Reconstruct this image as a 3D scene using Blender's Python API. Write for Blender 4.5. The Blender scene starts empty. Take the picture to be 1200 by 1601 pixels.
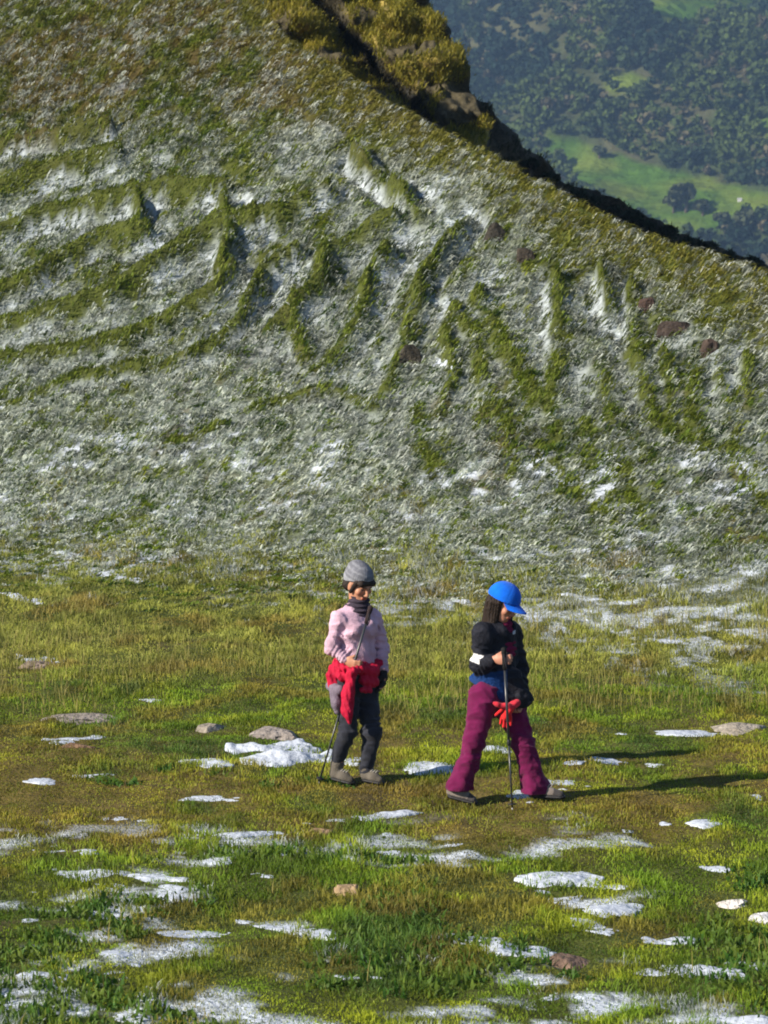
import bpy, math, time
import numpy as np
from mathutils import Vector
T0 = time.time()
rng = np.random.default_rng(11)
S = bpy.context.scene
C = S.collection

# ------------------------------------------------------------------ camera model
CAMZ = 3.7
PITCH = math.radians(5.0)
FPX = 800.5 / math.tan(math.radians(10.0))
cp, sp = math.cos(PITCH), math.sin(PITCH)

def ray(px, py):
    a = (np.asarray(px, float) - 600.0) / FPX
    b = (800.5 - np.asarray(py, float)) / FPX
    return a, cp + b * sp, -sp + b * cp

def project(x, y, z):
    zz = z - CAMZ
    d = y * cp - zz * sp
    v = y * sp + zz * cp
    return 600 + FPX * x / d, 800.5 - FPX * v / d

# ------------------------------------------------------------------ noise
_T2 = np.random.default_rng(5).random((256, 256)).astype(np.float32)
def vn(x, y, seed=0):
    x = np.asarray(x, float) + seed * 17.31; y = np.asarray(y, float) + seed * 9.73
    xi = np.floor(x); yi = np.floor(y)
    fx = x - xi; fy = y - yi
    fx = fx * fx * (3 - 2 * fx); fy = fy * fy * (3 - 2 * fy)
    xi = xi.astype(np.int64) & 255; yi = yi.astype(np.int64) & 255
    x1 = (xi + 1) & 255; y1 = (yi + 1) & 255
    return (_T2[xi, yi] * (1 - fx) + _T2[x1, yi] * fx) * (1 - fy) + (_T2[xi, y1] * (1 - fx) + _T2[x1, y1] * fx) * fy
def fbm(x, y, seed=0, o=4):
    a = 0; w = 0.5; t = 0
    for i in range(o):
        a = a + w * vn(x * 2 ** i, y * 2 ** i, seed + i * 3); t += w; w *= .5
    return a / t
_T3 = np.random.default_rng(6).random((64, 64, 64)).astype(np.float32)
def vn3(x, y, z, seed=0):
    x = x + seed * 7.3 + 100; y = y + seed * 3.1 + 100; z = z + seed * 5.7 + 100
    I = [np.floor(v) for v in (x, y, z)]
    F = [v - i for v, i in zip((x, y, z), I)]
    F = [f * f * (3 - 2 * f) for f in F]
    I = [i.astype(np.int64) & 63 for i in I]; J = [(i + 1) & 63 for i in I]
    def L(a, b, f): return a * (1 - f) + b * f
    c = _T3
    return L(L(L(c[I[0], I[1], I[2]], c[J[0], I[1], I[2]], F[0]), L(c[I[0], J[1], I[2]], c[J[0], J[1], I[2]], F[0]), F[1]),
             L(L(c[I[0], I[1], J[2]], c[J[0], I[1], J[2]], F[0]), L(c[I[0], J[1], J[2]], c[J[0], J[1], J[2]], F[0]), F[1]), F[2])
def sstep(a, b, x):
    t = np.clip((x - a) / (b - a), 0, 1); return t * t * (3 - 2 * t)
def mix(a, b, t):
    t = np.asarray(t)[..., None] if np.ndim(t) and np.ndim(a) != np.ndim(t) else t
    return a * (1 - t) + b * t
def A(*c): return np.array(c, float)

# ------------------------------------------------------------------ object helpers
def tag(o, label=None, cat=None, group=None, kind=None):
    if label: o['label'] = label
    if cat: o['category'] = cat
    if group: o['group'] = group
    if kind: o['kind'] = kind
    return o
def empty(name, loc=(0, 0, 0)):
    o = bpy.data.objects.new(name, None); C.objects.link(o); o.location = loc; o.empty_display_size = .2
    return o
def link(name, me, m=None, parent=None):
    o = bpy.data.objects.new(name, me); C.objects.link(o)
    if m: me.materials.append(m)
    if parent is not None: o.parent = parent
    return o
def raw_mesh(name, V, quads=None, tris=None, col=None, smooth=True):
    me = bpy.data.meshes.new(name)
    V = np.asarray(V, np.float32)
    nq = 0 if quads is None else len(quads); nt = 0 if tris is None else len(tris)
    me.vertices.add(len(V)); me.vertices.foreach_set('co', V.ravel())
    me.loops.add(nq * 4 + nt * 3); me.polygons.add(nq + nt)
    li = []
    st = []
    if nq: li.append(np.asarray(quads, np.int32).ravel()); st.append(np.arange(nq, dtype=np.int32) * 4)
    if nt: li.append(np.asarray(tris, np.int32).ravel()); st.append(nq * 4 + np.arange(nt, dtype=np.int32) * 3)
    me.loops.foreach_set('vertex_index', np.concatenate(li))
    me.polygons.foreach_set('loop_start', np.concatenate(st))
    me.polygons.foreach_set('use_smooth', np.full(nq + nt, smooth))
    if col is not None:
        at = me.color_attributes.new('Col', 'FLOAT_COLOR', 'POINT')
        c4 = np.ones((len(V), 4), np.float32); c4[:, :3] = col
        at.data.foreach_set('color', c4.ravel())
    me.update(calc_edges=True)
    me.validate()
    return me
def grid_quads(nr, nc):
    i = np.arange(nr - 1)[:, None] * nc + np.arange(nc - 1)[None, :]
    return np.stack([i, i + 1, i + nc + 1, i + nc], -1).reshape(-1, 4)

# ------------------------------------------------------------------ materials
def mat(name, color=None, rough=.9, spec=.2, bump=0, bscale=60, attr=False, transl=0, var=0, vscale=8, sheen=0, coat=0):
    m = bpy.data.materials.new(name); m.use_nodes = True
    nt = m.node_tree; N = nt.nodes; L = nt.links
    b = N['Principled BSDF']; out = N['Material Output']
    b.inputs['Roughness'].default_value = rough
    b.inputs['Specular IOR Level'].default_value = spec
    if sheen: b.inputs['Sheen Weight'].default_value = sheen
    if attr:
        a = N.new('ShaderNodeAttribute'); a.attribute_name = 'Col'; src = a.outputs['Color']
    else:
        r = N.new('ShaderNodeRGB'); r.outputs[0].default_value = (*color, 1); src = r.outputs[0]
    tc = N.new('ShaderNodeTexCoord')
    if var:
        n = N.new('ShaderNodeTexNoise'); n.inputs['Scale'].default_value = vscale; n.inputs['Detail'].default_value = 5
        L.new(tc.outputs['Object'], n.inputs['Vector'])
        mr = N.new('ShaderNodeMapRange'); mr.inputs[1].default_value = .3; mr.inputs[2].default_value = .7
        mr.inputs[3].default_value = 1 - var; mr.inputs[4].default_value = 1 + var
        L.new(n.outputs['Fac'], mr.inputs[0])
        mx = N.new('ShaderNodeVectorMath'); mx.operation = 'SCALE'
        L.new(src, mx.inputs[0]); L.new(mr.outputs[0], mx.inputs['Scale']); src = mx.outputs[0]
    L.new(src, b.inputs['Base Color'])
    if bump:
        n = N.new('ShaderNodeTexNoise'); n.inputs['Scale'].default_value = bscale; n.inputs['Detail'].default_value = 6
        L.new(tc.outputs['Object'], n.inputs['Vector'])
        bp = N.new('ShaderNodeBump'); bp.inputs['Strength'].default_value = bump; bp.inputs['Distance'].default_value = 1.0 / bscale
        L.new(n.outputs['Fac'], bp.inputs['Height']); L.new(bp.outputs[0], b.inputs['Normal'])
    if transl:
        t = N.new('ShaderNodeBsdfTranslucent'); L.new(src, t.inputs['Color'])
        ms = N.new('ShaderNodeMixShader'); ms.inputs[0].default_value = transl
        L.new(b.outputs[0], ms.inputs[1]); L.new(t.outputs[0], ms.inputs[2]); L.new(ms.outputs[0], out.inputs['Surface'])
    return m

M_ground = mat('soil_and_turf', attr=True, rough=.95, spec=.1, bump=.9, bscale=30, var=.35, vscale=9)
M_grass = mat('grass_blades', attr=True, rough=.6, spec=.25, transl=.25)
M_snow = mat('old_snow', (.44, .485, .56), rough=.7, spec=.3, bump=.5, bscale=25, var=.12, vscale=14)
M_stone = mat('lichen_stone', attr=True, rough=.9, spec=.2, bump=.8, bscale=25, var=.35, vscale=16)
M_far = mat('far_slope', attr=True, rough=1, spec=0, bump=.6, bscale=.2, var=.3, vscale=.05)
M_leaf = mat('leaf_clumps', attr=True, rough=.8, spec=.1, transl=.15)
M_bark = mat('bark', (.09, .07, .055), rough=.95, bump=.8, bscale=20, var=.3)

# ------------------------------------------------------------------ base terrain
def H0(x, y):
    yt = 31.0 - 0.62 * np.clip(x, -14, 14)
    s = y - yt
    z = 0.62 * 0.5 * (s + np.sqrt(s * s + 5.0))
    return z + 0.10 * (fbm(x / 3.1, y / 3.1, 2, 3) - .5) + .25 * (fbm(x / 4, y / 4, 7, 2) - .5) * sstep(0, 6, s)

CREST = [(-900, -90), (300, -90), (385, -40), (415, 35), (450, 72), (520, 108), (600, 158), (700, 215), (780, 260),
         (850, 297), (950, 347), (1050, 388), (1200, 434), (1400, 520), (2100, 800), (2600, 900)]
cpx = np.array([c[0] for c in CREST], float); cpy = np.array([c[1] for c in CREST], float)
a_, b_, c_ = ray(cpx, cpy)
Uc, Ec = a_ / b_, c_ / b_
ut = np.linspace(-.6, .6, 1201)
et = np.interp(ut, Uc, Ec)
ys = np.arange(20, 75, .05)
UU, YY = np.meshgrid(ut, ys, indexing='ij')
RR = (H0(UU * YY, YY) - CAMZ) / YY
hit = RR >= et[:, None]
yct = np.where(hit.any(1), ys[np.argmax(hit, 1)], 74.0)
k = np.ones(9) / 9
yct = np.convolve(np.pad(yct, 4, mode='edge'), k, 'valid')

def Hcrest(x, y):
    x = np.asarray(x, float); y = np.asarray(y, float)
    u = np.clip(x / np.maximum(y, 6), -.6, .6)
    yc = np.interp(u, ut, yct)
    F = y - yc
    base = H0(x, y)
    xc = u * yc
    top = H0(xc, yc)
    back = top - 1.15 * (np.sqrt(F * F + .5) - .7071) * sstep(0, 1, F + 1)
    # slope runs on down to the valley
    return np.maximum(np.where(F > 0, back, base), -61.0), F

def axis(lo, hi, step, far_lo, far_hi, g=1.18):
    core = np.arange(lo, hi + step * .5, step)
    l = []; s = step; v = lo
    while v > far_lo: s *= g; v -= s; l.append(v)
    r = []; s = step; v = core[-1]
    while v < far_hi: s *= g; v += s; r.append(v)
    return np.array(l[::-1] + list(core) + r)
XA = axis(-8.5, 8.5, .05, -120, 120)
YA = np.concatenate([axis(11, 30, .07, -120, 30)[:-0 or None][:], np.arange(30.06, 52, .06), axis(52.06, 53, .1, 52.1, 130)])
YA = np.unique(np.round(YA, 4))
GX, GY = np.meshgrid(XA, YA, indexing='ij')
Z, FC = Hcrest(GX, GY)

def samp(F, x, y):
    x = np.clip(x, XA[0], XA[-1] - 1e-3); y = np.clip(y, YA[0], YA[-1] - 1e-3)
    i = np.clip(np.searchsorted(XA, x, 'right') - 1, 0, len(XA) - 2)
    j = np.clip(np.searchsorted(YA, y, 'right') - 1, 0, len(YA) - 2)
    fx = (x - XA[i]) / (XA[i + 1] - XA[i]); fy = (y - YA[j]) / (YA[j + 1] - YA[j])
    return (F[i, j] * (1 - fx) + F[i + 1, j] * fx) * (1 - fy) + (F[i, j + 1] * (1 - fx) + F[i + 1, j + 1] * fx) * fy

def onground(px, py, F=None):
    """first point of the terrain seen in that direction"""
    F = Z if F is None else F
    a, b, c = ray(px, py)
    a, b, c = [np.atleast_1d(v)[:, None] for v in np.broadcast_arrays(a, b, c)]
    t = np.arange(9, 70, .2)[None, :]
    X, Y, ZZ = a * t, b * t, CAMZ + c * t
    h = samp(F, X.ravel(), Y.ravel()).reshape(X.shape)
    m = ZZ <= h
    k = np.argmax(m, 1)
    hi = t[0, k]; lo = hi - .2
    a, b, c = a[:, 0], b[:, 0], c[:, 0]
    for _ in range(9):
        md = (lo + hi) / 2
        under = CAMZ + c * md <= samp(F, a * md, b * md)
        hi = np.where(under, md, hi); lo = np.where(under, lo, md)
    return np.stack([a * hi, b * hi, samp(F, a * hi, b * hi)], -1)

# ------------------------------------------------------------------ the sheep tracks of the hillside
TR = [
 [(-120,345),(0,302),(50,280),(110,262),(180,245)],
 [(-120,400),(0,370),(60,345),(130,330),(210,315),(260,305),(350,300)],
 [(-100,500),(0,462),(50,440),(90,410),(150,380),(200,370),(230,372)],
 [(-120,545),(0,515),(90,490),(170,460),(240,420),(290,385),(330,365),(390,355)],
 [(-120,575),(0,562),(100,550),(200,530),(260,500),(330,460),(362,428)],
 [(-120,690),(0,640),(50,620),(110,595),(200,575),(280,565),(330,545),(370,510),(390,470),(410,430),(462,398)],
 [(490,582),(530,545),(560,500),(575,440),(600,395)],
 [(420,520),(460,480),(500,440),(505,400),(560,370),(612,350)],
 [(600,612),(622,560),(650,490),(655,440),(700,380),(722,350)],
 [(705,490),(730,520),(745,560),(755,620),(750,665)],
 [(745,470),(770,520),(800,565),(835,625)],
 [(868,445),(870,500),(868,560),(862,620),(868,690)],
 [(945,595),(950,655)], [(993,560),(1010,620),(1022,665)], [(1078,590),(1082,650),(1092,705)],
 [(940,430),(952,495)], [(970,730),(990,780),(1020,830),(1065,872)],
 [(350,430),(360,380),(345,320)], [(455,470),(450,520),(470,560)], [(1160,560),(1165,640)],
 [(400,640),(520,610),(590,640)], [(1130,700),(1160,760),(1200,800)], [(250,700),(300,685),(350,665)],
 [(215,380),(225,340),(210,310)],

 [(690,640),(700,590),(690,540),(700,500)], [(770,640),(790,690),(800,740)], [(1040,560),(1050,620),(1050,680)],
 [(1120,590),(1130,650),(1150,710)], [(640,640),(650,690),(690,730)], [(860,700),(880,750),(930,800)], [(-80,250),(30,225),(100,215),(170,200)], [(980,450),(985,510),(1000,550)], [(1250,600),(1260,700)], [(905,660),(915,720),(950,790)],
 [(380,350),(440,345),(520,310)], [(560,250),(620,300),(650,340)],
]
RID = np.zeros_like(Z); LOW = np.zeros_like(Z)
core = (np.abs(GX) < 9) & (GY > 29) & (GY < 52)
qx = GX[core]; qy = GY[core]
jx = qx + .09 * (fbm(qx * 1.7, qy * 1.7, 31, 3) - .5); jy = qy + .12 * (fbm(qx * 1.7, qy * 1.7, 41, 3) - .5)
best = np.full(qx.shape, 9.); side = np.zeros(qx.shape)
for ti, L_ in enumerate(TR):
    L_ = [(a + 7 * math.sin(ti * 2.1 + k_), b) for k_, (a, b) in enumerate(L_)] if ti > 15 else L_
    P = onground([p[0] for p in L_], [p[1] for p in L_])
    wdt = (1.0 if ti < 12 else 1.3) * (1 + .22 * math.sin(ti * 1.7))
    for a, b in zip(P[:-1], P[1:]):
        dx, dy = b[0] - a[0], b[1] - a[1]
        ln = math.hypot(dx, dy) + 1e-6
        t = np.clip(((jx - a[0]) * dx + (jy - a[1]) * dy) / ln ** 2, 0, 1)
        ex = jx - a[0] - t * dx; ey = (jy - a[1] - t * dy)
        d = np.hypot(ex, ey) * wdt
        sd = ex * dy - ey * dx
        m = d < best
        best = np.where(m, d, best); side = np.where(m, np.sign(sd), side)
rid = np.exp(-(best / (.086 * (.75 + .6 * fbm(qx * 1.1, qy * 1.1, 137, 2)))) ** 2)
bead = fbm(qx * 2.4, qy * 2.0, 133, 3)
bw = sstep(-2.2, .5, qx) * .55 + .12
rid = rid * (1 - bw + bw * sstep(.34, .52, bead))
RID[core] = rid
# a small scoop below every track
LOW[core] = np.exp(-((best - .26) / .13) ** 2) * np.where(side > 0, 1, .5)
hillw = sstep(1.0, 7.0, GY - (31.0 - 0.62 * GX)) * (FC < .3)
Z = Z + hillw * (.25 * RID - .20 * LOW + .16 * (fbm(GX * 1.3, GY * 1.0, 51, 3) - .5) + .10 * (fbm(GX * 4.0, GY * 3, 61, 2) - .5))
Z = Z + (1 - hillw) * (GY > 5) * (.07 * (fbm(GX * 1.1, GY * .9, 71, 3) - .5) + .055 * (fbm(GX * 4.2, GY * 2.6, 77, 2) - .5))
# low step in the turf that carries the snow band on the right
PXg, PYg = project(GX, np.maximum(GY, 6), Z)

# frost / colour fields, fixed to the ground
n1 = fbm(GX * .8, GY * .55, 81, 4); n2 = fbm(GX * 2.6, GY * 1.7, 91, 3); n3 = fbm(GX * .35, GY * .3, 95, 3)
ss = GY - (31.0 - 0.62 * GX)
ssn = ss + 3.2 * (n3 - .5) + 1.6 * (n2 - .5) + .30 * np.clip(GX, -3, 0) + .62 * np.clip(GX, 0, 4)
frost = sstep(-2.8, -.6, ssn) * (.60 + .35 * (n1 - .5) + 1.3 * (n2 - .5))
frost += .36 * np.exp(-((ss - 1.6) / 2.9) ** 2) * sstep(3.5, -2.0, GX) + .22 * np.exp(-((ss + .4) / 1.5) ** 2) * sstep(-1, 2.0, GX)
frost += .10 * sstep(4, 8, ss) * (1 - sstep(11.5, 14.5, ss))
frost -= .38 * sstep(4.6, 6.3, Z + 1.0 * (n1 - .5))
frost += .40 * LOW * sstep(7.0, 5.4, Z) + .10 * sstep(0, 3, GX) * sstep(1, 4, ss)
frost *= (1 - .97 * sstep(.15, .6, RID)) * (1 - .55 * sstep(1.6, .1, -FC) * (GX > -3))
frost = np.clip(frost, 0, 1) * (FC < .2)
FR = np.clip(frost, 0, 1)
# trodden brown ground around the walkers
BR = sstep(17.2, 18.6, GY + 1.0 * (n1 - .5)) * (1 - sstep(21.3, 23.5, GY + 1.2 * (n3 - .5)))
BR = BR * sstep(.40, .60, .5*n1 + .5*n2 + .03) * (1 - hillw)
DRY = sstep(4.6, 6.4, Z + 1.2 * (n1 - .5)) * (.35 + .65 * sstep(.40, .58, n2))          # browned grass high on the slope
EDGE = sstep(2.2, .1, -FC) * (FC < 1.5) * (GX > -3.5)           # yellow grass along the crest
gcol = mix(A(.06, .072, .016)[None, None], A(.11, .085, .025)[None, None], np.clip(BR, 0, 1))
gcol = mix(gcol, A(.07, .055, .02)[None, None], np.clip(DRY, 0, 1))
gcol = mix(gcol, A(.50, .56, .62)[None, None], np.clip((FR - .62) * 1.9, 0, .7) * (hillw + .2).clip(0, 1))
TH = sstep(.50, .58, fbm(GX * .9 + 3, GY * 1.5, 35, 4) + .11 * sstep(.5, -2, GX) * np.exp(-((GY - 16.8) / 1.6) ** 2) - .12 * sstep(-1.4, -.4, GX) * sstep(14.2, 15.4, GY)) * (1 - sstep(17.6, 19.0, GY)) * (GY > 8)
TH = np.maximum(TH, .95 * sstep(-4.4, -1.2, ssn) * sstep(.41, .50, fbm(GX * .8 + GY * .2, GY * 1.6, 36, 3)) * (ss < 2.5))
gcol = mix(gcol, A(.085, .065, .03)[None, None], .6 * sstep(.56, .70, fbm(GX * 1.6, GY * .9, 171, 4)) * (1 - hillw))
SPK = sstep(.50, .56, fbm(GX * 5.0, GY * 4.6, 177, 4))
gcol = mix(gcol, A(.48, .53, .60)[None, None], TH * SPK * .95)
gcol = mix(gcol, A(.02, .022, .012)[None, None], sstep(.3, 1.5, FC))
V = np.stack([GX, GY, Z], -1).reshape(-1, 3)
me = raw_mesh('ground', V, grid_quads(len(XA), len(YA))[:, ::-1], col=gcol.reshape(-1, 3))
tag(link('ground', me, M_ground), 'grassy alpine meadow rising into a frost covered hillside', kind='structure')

def gz(x, y): return samp(Z, np.atleast_1d(np.asarray(x, float)), np.atleast_1d(np.asarray(y, float)))

# ------------------------------------------------------------------ outcrop behind the crest
OUT = [(690,150),(722,150),(738,160),(768,183),(800,212),(850,252),
       (880,283),(930,303),(1000,338),(1080,372),(1150,398),(1210,418),(1300,452),(1500,520)]
def craggy(X, Y, Zc, k=1.0):
    r = .45 * (vn3(X * .9, Y * .9, Zc * .9, 1) - .5) + .40 * (vn3(X * 2.4, Y * 2.4, Zc * 2.4, 2) - .5) + .24 * (vn3(X * 7, Y * 7, Zc * 7, 3) - .5) + .12 * (vn3(X * 15, Y * 15, Zc * 15, 6) - .5)
    led = .22 * np.sin(Zc * 8 + 4 * vn3(X, Y, Zc, 4))
    return X + k * .3 * (vn3(X * 3, Y * 3, Zc * 3, 9) - .5), Y - k * (r * 1.3 + led), Zc + k * r * .4
# lit front face, ending in a cliff corner on the right
EDG = [(-160, 635), (-60, 652), (0, 674), (40, 706), (85, 722), (128, 730), (165, 745), (200, 762), (240, 770), (300, 800)]
rows = np.arange(-150, 301, 4.); epx = np.interp(rows, [e[0] for e in EDG], [e[1] for e in EDG])
cs = np.concatenate([np.linspace(0, 1, 110), 1 + np.linspace(0, 1, 16)[1:]])
CSg, RWg = np.meshgrid(cs, rows, indexing='ij')
EP = np.interp(RWg, [e[0] for e in EDG], [e[1] for e in EDG]) + 8 * (vn(RWg / 22, RWg * 0, 5) - .5)
PXo = 400 + (EP - 400) * np.minimum(CSg, 1)
a, b, c = ray(PXo, RWg)
yf = 51.6 - (RWg + 150) / 450 * 4.2 - .25 * (a / b * 50) * 1.0
t_ = yf / b
X0, Y0, Z0 = a * t_, yf, CAMZ + c * t_
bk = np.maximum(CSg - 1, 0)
X0 = X0 - bk * .8 + .9 * np.sin(bk * 3.0) * 0; Y0 = Y0 + bk * 7; Z0 = Z0 - bk * .6
GUL_SHADE = np.exp(-(((PXo - (500 + RWg * .86)) / 19) ** 2)) * (bk == 0) * sstep(215, 150, RWg)  # gully band: sunk into the face and painted with its shade
Y0 = Y0 + 1.5 * GUL_SHADE
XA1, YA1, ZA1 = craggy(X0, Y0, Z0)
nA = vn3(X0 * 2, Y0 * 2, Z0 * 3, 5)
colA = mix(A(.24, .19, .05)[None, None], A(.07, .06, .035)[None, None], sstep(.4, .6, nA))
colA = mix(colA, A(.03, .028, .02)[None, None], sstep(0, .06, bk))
colA = mix(colA, A(.022, .022, .02)[None, None], sstep(.2, .5, GUL_SHADE))  # shade of the gully painted near-black into the rock colour
nA = np.maximum(nA, .9 * (GUL_SHADE > .35))
# the dark ridge that runs down behind the crest, drawing back along the light
opx = np.array([o[0] for o in OUT], float); opy = np.array([o[1] for o in OUT], float)
pxs = np.arange(690, 1500, 6.)
pys = np.interp(pxs, opx, opy) - 4
a, b, c = ray(pxs, pys)
ysp = 50.6 + (pxs - 722) / 478 * 4.2 + .5
tt = ysp / b
SX, SY, SZ = a * tt, b * tt, CAMZ + c * tt
tv = np.concatenate([-np.linspace(1, 0, 46) ** 1.3, np.linspace(0, 1, 14)[1:]])
front = tv < 0
OX = SX[:, None] + 0 * tv[None]
OY = SY[:, None] + np.where(front, tv * 4.2, tv * 14)[None]
OZ = SZ[:, None] - np.where(front, 11 * (-tv) ** .93, 14 * tv ** 1.2)[None]
XB1, YB1, ZB1 = craggy(OX, OY, OZ, .8)
nB = vn3(OX * 2, OY * 2, OZ * 3, 5)
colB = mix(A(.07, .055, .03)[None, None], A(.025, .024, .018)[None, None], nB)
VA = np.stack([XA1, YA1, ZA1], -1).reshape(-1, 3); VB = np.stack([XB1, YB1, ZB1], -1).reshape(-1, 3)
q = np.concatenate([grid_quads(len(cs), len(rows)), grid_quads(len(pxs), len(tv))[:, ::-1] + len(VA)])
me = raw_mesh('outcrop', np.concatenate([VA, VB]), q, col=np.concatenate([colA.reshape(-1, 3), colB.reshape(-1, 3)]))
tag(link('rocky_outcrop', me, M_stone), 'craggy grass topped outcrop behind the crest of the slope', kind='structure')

# ------------------------------------------------------------------ grass
class Blades:
    def __init__(s): s.P=[];s.D=[];s.L=[];s.W=[];s.N=[];s.C0=[];s.C1=[]
    def add(s, P, ang, length, width, lean, c0, c1):
        n = len(P)
        s.P.append(P); s.D.append(np.broadcast_to(ang, n)); s.L.append(np.broadcast_to(length, n)); s.W.append(np.broadcast_to(width, n))
        s.N.append(np.broadcast_to(lean, n)); s.C0.append(np.broadcast_to(c0, (n, 3))); s.C1.append(np.broadcast_to(c1, (n, 3)))
    def build(s, name, m):
        P = np.concatenate(s.P); D = np.concatenate(s.D); L = np.concatenate(s.L)[:, None]; W = np.concatenate(s.W)[:, None]
        N = np.concatenate(s.N)[:, None]; C0 = np.concatenate(s.C0); C1 = np.concatenate(s.C1)
        n = len(P)
        r = np.random.default_rng(3)
        d = np.stack([np.cos(D), np.sin(D), 0 * D], -1); up = A(0, 0, 1)
        yaw = r.random(n) * math.pi
        w = np.stack([np.cos(yaw), np.sin(yaw) * .6, .15 * (r.random(n) - .5)], -1) * W * .5
        mid = P + L * (.55 * (d * np.sin(N * .6) + up * np.cos(N * .6)))
        tip = mid + L * .5 * (d * np.sin(N * 1.25) + up * np.cos(N * 1.25))
        base = P - up * .01
        V = np.stack([base - w, base + w, mid + w * .75, mid - w * .75, tip], 1).reshape(-1, 3)
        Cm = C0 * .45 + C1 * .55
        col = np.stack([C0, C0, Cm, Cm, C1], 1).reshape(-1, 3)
        i = np.arange(n) * 5
        q = np.stack([i, i + 1, i + 2, i + 3], -1); t = np.stack([i + 3, i + 2, i + 4], -1)
        me = raw_mesh(name, V, q, t, col=col, smooth=False)
        return link(name, me, m)

def rep(a, k): return np.repeat(a, k, axis=0)
G_GREEN = A(.105, .175, .010); G_YEL = A(.24, .275, .016); G_STRAW = A(.36, .28, .10); G_DEEP = A(.035, .075, .012)
G_FROST = A(.56, .60, .57); G_BROWN = A(.17, .12, .03); G_OLIVE = A(.12, .125, .02)

# --- 1. tussocks combed down the hillside
hill = Blades()
n = 78000
x = rng.uniform(-8.2, 8.2, n); y = rng.uniform(28.5, 52.5, n)
u = x / y
keep = (np.abs(u) < .165) & (samp(FC, x, y) < .35) & (y - (31 - .62 * x) + 1.4 * rng.normal(size=n) > -1.6)
x, y = x[keep], y[keep]
fr = samp(FR, x, y); rd = samp(RID, x, y); lo = samp(LOW, x, y); dr = samp(DRY, x, y); ed = samp(EDGE, x, y); s_ = y - (31 - .62 * x)
n = len(x)
kb = 9
isf = rng.random(n) < np.clip(.04 + .95 * fr + .14 * (s_ < 6.5) * sstep(2.5, -1.5, x) * fr, 0, .82) * (1 - .9 * rd)
pn = fbm(x * 1.1, y * .8, 15, 3)
base = mix(np.tile(G_GREEN, (n, 1)), np.tile(G_YEL, (n, 1)), np.clip(.30 + .9 * (pn - .5) + .35 * rng.normal(size=n) * .5, 0, 1))
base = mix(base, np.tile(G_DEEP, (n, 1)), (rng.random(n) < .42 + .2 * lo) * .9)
base = mix(base, np.tile(G_BROWN, (n, 1)), np.clip(dr * (.35 + .6 * rng.random(n)), 0, 1))
base = mix(base, np.tile(G_OLIVE * 1.25 + A(.04, .02, 0), (n, 1)), np.clip(ed * .8, 0, 1))
base = mix(base, A(.155, .20, .022)[None] * (.6 + .75 * rng.random((n, 1))), np.clip(sstep(.2, .6, rd) * .8, 0, 1))
base = base * (1 - .45 * lo)[:, None]  # shade in the scoops below the tracks put into the blade colour
pale = sstep(6.5, 2.5, s_) * sstep(2.5, -1.5, x)
froc = A(.57, .61, .57)[None] * (.28 + .95 * rng.random((n, 1)) ** 1.2) * (1 + .22 * pale[:, None])
tipc = np.where(isf[:, None], froc, mix(base, np.tile(G_STRAW, (n, 1)), .25 * (rng.random(n) < .4)))
bc = np.where(isf[:, None], mix(base, froc, .45), base * .9)
z = gz(x, y)
P = rep(np.stack([x, y, z], -1), kb)
sz = (.085 + .10 * rng.random(n)) * (1 - .5 * rd) * (.50 + .50 * sstep(-1.5, 1.5, s_)) * np.where(isf, .95, 1.0)
ang = math.radians(-38) + .16 * rng.normal(size=n) + .5 * (fbm(x * .5, y * .5, 19, 2) - .5)
spread = rng.normal(size=(n * kb, 2)) * .035
P[:, 0] += spread[:, 0]; P[:, 1] += spread[:, 1]; P[:, 2] = gz(P[:, 0], P[:, 1])
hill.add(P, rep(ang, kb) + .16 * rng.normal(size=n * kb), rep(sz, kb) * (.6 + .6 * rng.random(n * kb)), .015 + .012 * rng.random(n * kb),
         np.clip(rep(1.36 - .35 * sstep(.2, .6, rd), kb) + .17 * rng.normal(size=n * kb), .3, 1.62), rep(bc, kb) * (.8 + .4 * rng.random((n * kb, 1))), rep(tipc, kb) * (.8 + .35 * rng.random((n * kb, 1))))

# --- on the outcrop
def scatter_on(Xs, Ys, Zs, nn_, imax, cnt, c1, c2, thr):
    i = rng.integers(0, imax, cnt); j = rng.integers(0, Xs.shape[1] - 1, cnt); f = rng.random(cnt); g = rng.random(cnt)
    bl = lambda F: (F[i, j] * (1 - f) + F[i + 1, j] * f) * (1 - g) + (F[i, j + 1] * (1 - f) + F[i + 1, j + 1] * f) * g
    P0 = np.stack([bl(Xs), bl(Ys), bl(Zs)], -1); ok = bl(nn_) < thr; P0 = P0[ok]; n = len(P0); kb = 7
    cc = mix(np.tile(c1, (n, 1)), np.tile(c2, (n, 1)), rng.random(n))
    P = rep(P0, kb) + rng.normal(size=(n * kb, 3)) * .04
    hill.add(P, math.radians(-60) + .6 * rng.normal(size=n * kb), .06 + .09 * rng.random(n * kb), .022, np.clip(1.1 + .4 * rng.normal(size=n * kb), 0, 1.8),
         rep(cc, kb) * .8, rep(cc, kb) * (.8 + .5 * rng.random((n * kb, 1))))
scatter_on(XA1, YA1, ZA1, nA, 108, 12000, A(.36, .31, .035), A(.12, .125, .02), .58)
scatter_on(XA1, YA1, ZA1, -GUL_SHADE, 108, 14000, A(.035, .035, .018), A(.07, .06, .03), -.25)  # near-black blades carry on the painted shade of the gully
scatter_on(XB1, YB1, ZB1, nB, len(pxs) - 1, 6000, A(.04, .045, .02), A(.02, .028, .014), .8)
tag(hill.build('hillside_grass', M_grass), 'frosted tussock grass combed down the steep hillside', 'grass', kind='stuff')

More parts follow.
